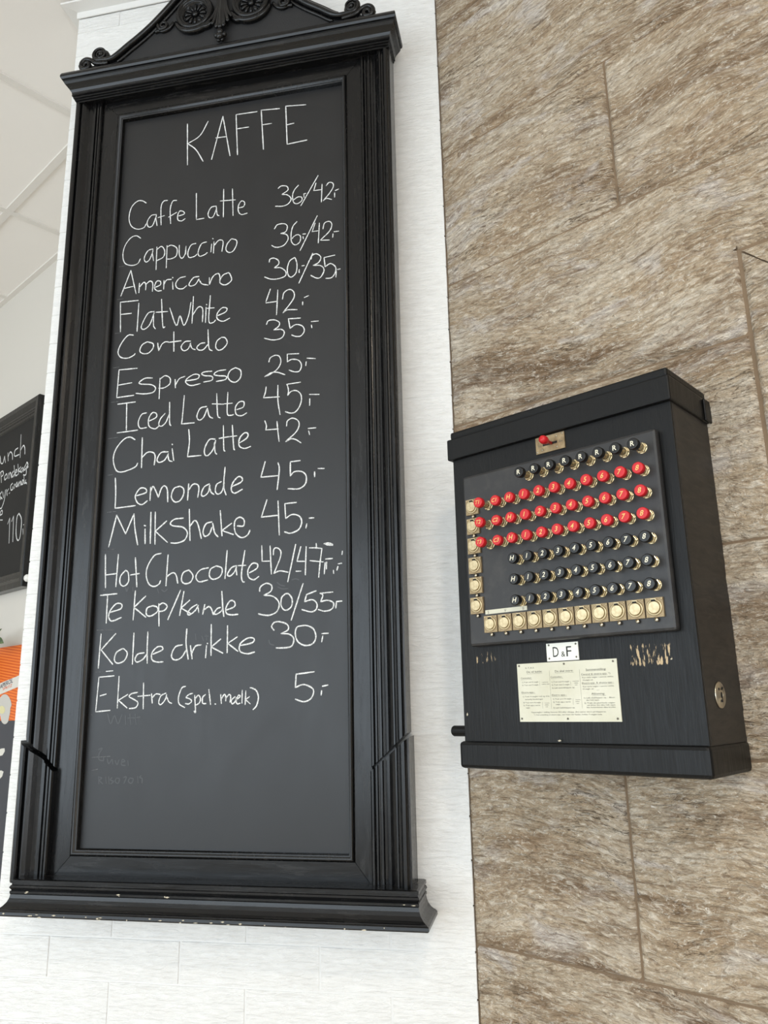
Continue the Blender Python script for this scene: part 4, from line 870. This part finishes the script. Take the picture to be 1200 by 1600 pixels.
def poster():
    u0, u1, z1, z0 = -2.45, -1.60, 0.222, -0.75
    cu = (u0+u1)/2
    po = empty('drinks_poster', S(cu, 0, z0), label='orange and slate drinks poster lettered APEROL SPRITZ on beige wall', cat='poster')
    X0, X1, Z1 = u0-cu, u1-cu, z1-z0; T = 0.012
    MB().box(X0, X1, -T, 0, 0, Z1).build('board', M['orange'], po)
    def q(cx, cy, off=T+.0005):
        u, z = stone_px(cx/5.333, 960+cy/5.333, off); return u-cu, z-z0
    def flat(name, pts, mat, lay, parent=po):
        off = T + 0.0004*lay
        P = [q(cx, cy, off) for cx, cy in pts]
        m = MB(); m.add([(x, -off, z) for x, z in P], [tuple(range(len(P)))]); return m.build(name, mat, parent)
    # slate lower field, milky glass, pale band, petals
    off = T+.0004; zt = q(40, 885)[1]
    MB().add([(X0,-off,0),(X1,-off,0),(X1,-off,zt),(X0,-off,zt)], [(0,1,2,3)]).build('slate_field', M['navy'], po)
    flat('pale_band', [(-160,640),(180,500),(180,592),(-160,735)], M['paleprint'], 2)
    gl = flat('glass_picture', [(40+58*math.cos(a)*(1.0 if math.sin(a) < 0 else 0.8), 780+115*math.sin(a)+(20 if math.sin(a) > .7 else 0)) for a in [2*math.pi*i/28 for i in range(28)]], M['glassprint'], 2)
    flat('ice_picture', [(16+26*math.cos(a), 795+34*math.sin(a)) for a in [2*math.pi*i/12 for i in range(12)]], M['iceprint'], 3)
    flat('petal_picture', [(-30,1140),(10,1118),(38,1115),(40,1140),(20,1175),(-10,1180)], M['paleprint'], 2)
    flat('petal_picture', [(-40,1310),(10,1300),(30,1310),(18,1350),(-10,1380),(-40,1360)], M['paleprint'], 2)
    for body, a, ya, b, yb, h, mat in (('APEROL', -2, 622, 106, 566, 44, M['navyink']), ('SPRITZ', 22, 634, 98, 602, 26, M['orangeink'])):
        o_ = T+.0014
        x0, zz0 = q(a, ya, o_); x1, zz1 = q(b, yb, o_)
        L = math.hypot(x1-x0, zz1-zz0); me = tmesh_fit(body, L, h/5.333*0.0019, 0.12); an = math.atan2(zz1-zz0, x1-x0)
        o = link('lettering', me, mat, po, loc=(x0, -o_, zz0)); o.rotation_euler = (0, -an, 0)
poster()

def plant():
    u, z = stone_px(-52, 1035, 0.08)
    pl = empty('wall_plant', S(u, 0, z-0.08), label='leafy green plant in a wall pot above the orange poster', cat='plant')
    m = MB(); m.lathe([(.035,0),(.05,.02),(.056,.09),(.06,.092),(.06,.105),(.052,.105),(.05,.09),(0,.088)], 20, (0, -0.075, 0), axis='z'); m.build('pot', M['pot'], pl)
    MB().box(-0.01, 0.01, -0.02, 0, .03, .09).build('bracket', M['frame'], pl)
    r = random.Random(8)
    def leaf(base, d, L, w, nrm):
        d = Vector(d).normalized(); sd = d.cross(Vector(nrm)).normalized(); up = sd.cross(d)
        m = MB(); vs_ = []; N = 6
        for i in range(N+1):
            t = i/N; hw = w*math.sin(math.pi*min(1, t*0.96+0.03))**0.8; c = Vector(base) + d*L*t - up*(L*0.25*t*t)
            vs_ += [c - sd*hw + up*hw*0.3, c, c + sd*hw + up*hw*0.3]
        fs = []
        for i in range(N): fs += [(3*i,3*i+1,3*i+4,3*i+3), (3*i+1,3*i+2,3*i+5,3*i+4)]
        m.add(vs_, fs, True); m.build('leaf', M['leaf'], pl)
    # sprigs, two of which reach into the picture over the poster's top edge
    tips = [stone_px(6, 1001, 0.075), stone_px(9, 1010, 0.07), stone_px(2, 996, 0.08), stone_px(-20, 1000, .08), stone_px(-45, 985, .09), stone_px(-80, 1000, .08)]
    st = MB()
    for tu, tz in tips:
        tx, tzz = tu-u, tz-z+0.08
        pth = catmull([(0, -0.075, .09), (tx*0.4, -0.08, max(.13, tzz*0.8)), (tx*0.85, -0.078, tzz+.01)], 4); st.tube(pth, 0.0018, 6)
        for k in range(4):
            b = pth[-1 - k]; a = r.uniform(-.9, .9)
            leaf(b, (math.copysign(math.cos(a), tx), r.uniform(-.4, .1), math.sin(a)), r.uniform(.03, .045), r.uniform(.008, .012), (0, -1, 0.3))
    st.build('stems', M['leaf'], pl)
plant()

def hook():
    u, z = stone_px(41, 903, 0.045)
    hk = empty('wall_hook', S(u, 0, z-0.02), label='small white ceramic wall hook beside the framed chalkboard corner', cat='hook')
    m = MB(); m.lathe([(.012,0),(.012,.004),(.006,.007),(.005,.030)], 18, (0, 0, .02)); m.build('stem', M['knob'], hk)
    m = MB(); m.lathe([(.005,.030),(.010,.033),(.013,.039),(.012,.046),(.007,.051),(0,.052)], 18, (0, 0, .02)); m.build('knob', M['knob'], hk)
hook()

# ------------------------------------------------------------------ ceiling lamps added unseen behind the viewer to warm and brighten the upper walls
def added_ceiling_lamps():
    glow = NT('warm_diffuser'); glow.col((1, 0.9, 0.75, 1)); glow.b.inputs['Emission Color'].default_value = (1, 0.84, 0.64, 1); glow.b.inputs['Emission Strength'].default_value = 2.0
    for x, y, where in ((0.75, -0.35, 'nearer the stone wall'), (1.6, -1.25, 'nearer the side window')):
        lp = empty('ceiling_lamp', (x, y, CEIL-0.05), label='added unseen round ceiling lamp with warm diffuser, ' + where, cat='lamp', group='added ceiling lamps')
        q = MB(); q.lathe([(.15, .05), (.15, .012), (.145, .0), (.125, .0), (.125, .008)], 32, axis='z'); q.build('housing', M['trimw'], lp)
        q = MB(); q.lathe([(.124, .012), (.124, .006), (.11, .003), (0, .002)], 32, axis='z'); q.build('diffuser', glow.m, lp)
        d = bpy.data.lights.new('added_lamp_light', 'AREA'); d.shape = 'DISK'; d.size = 0.24; d.energy = 17; d.color = (1, 0.86, 0.68)
        o = bpy.data.objects.new('added_lamp_light', d); COL.objects.link(o); o.parent = lp; o.location = (0, 0, -0.004)
added_ceiling_lamps()
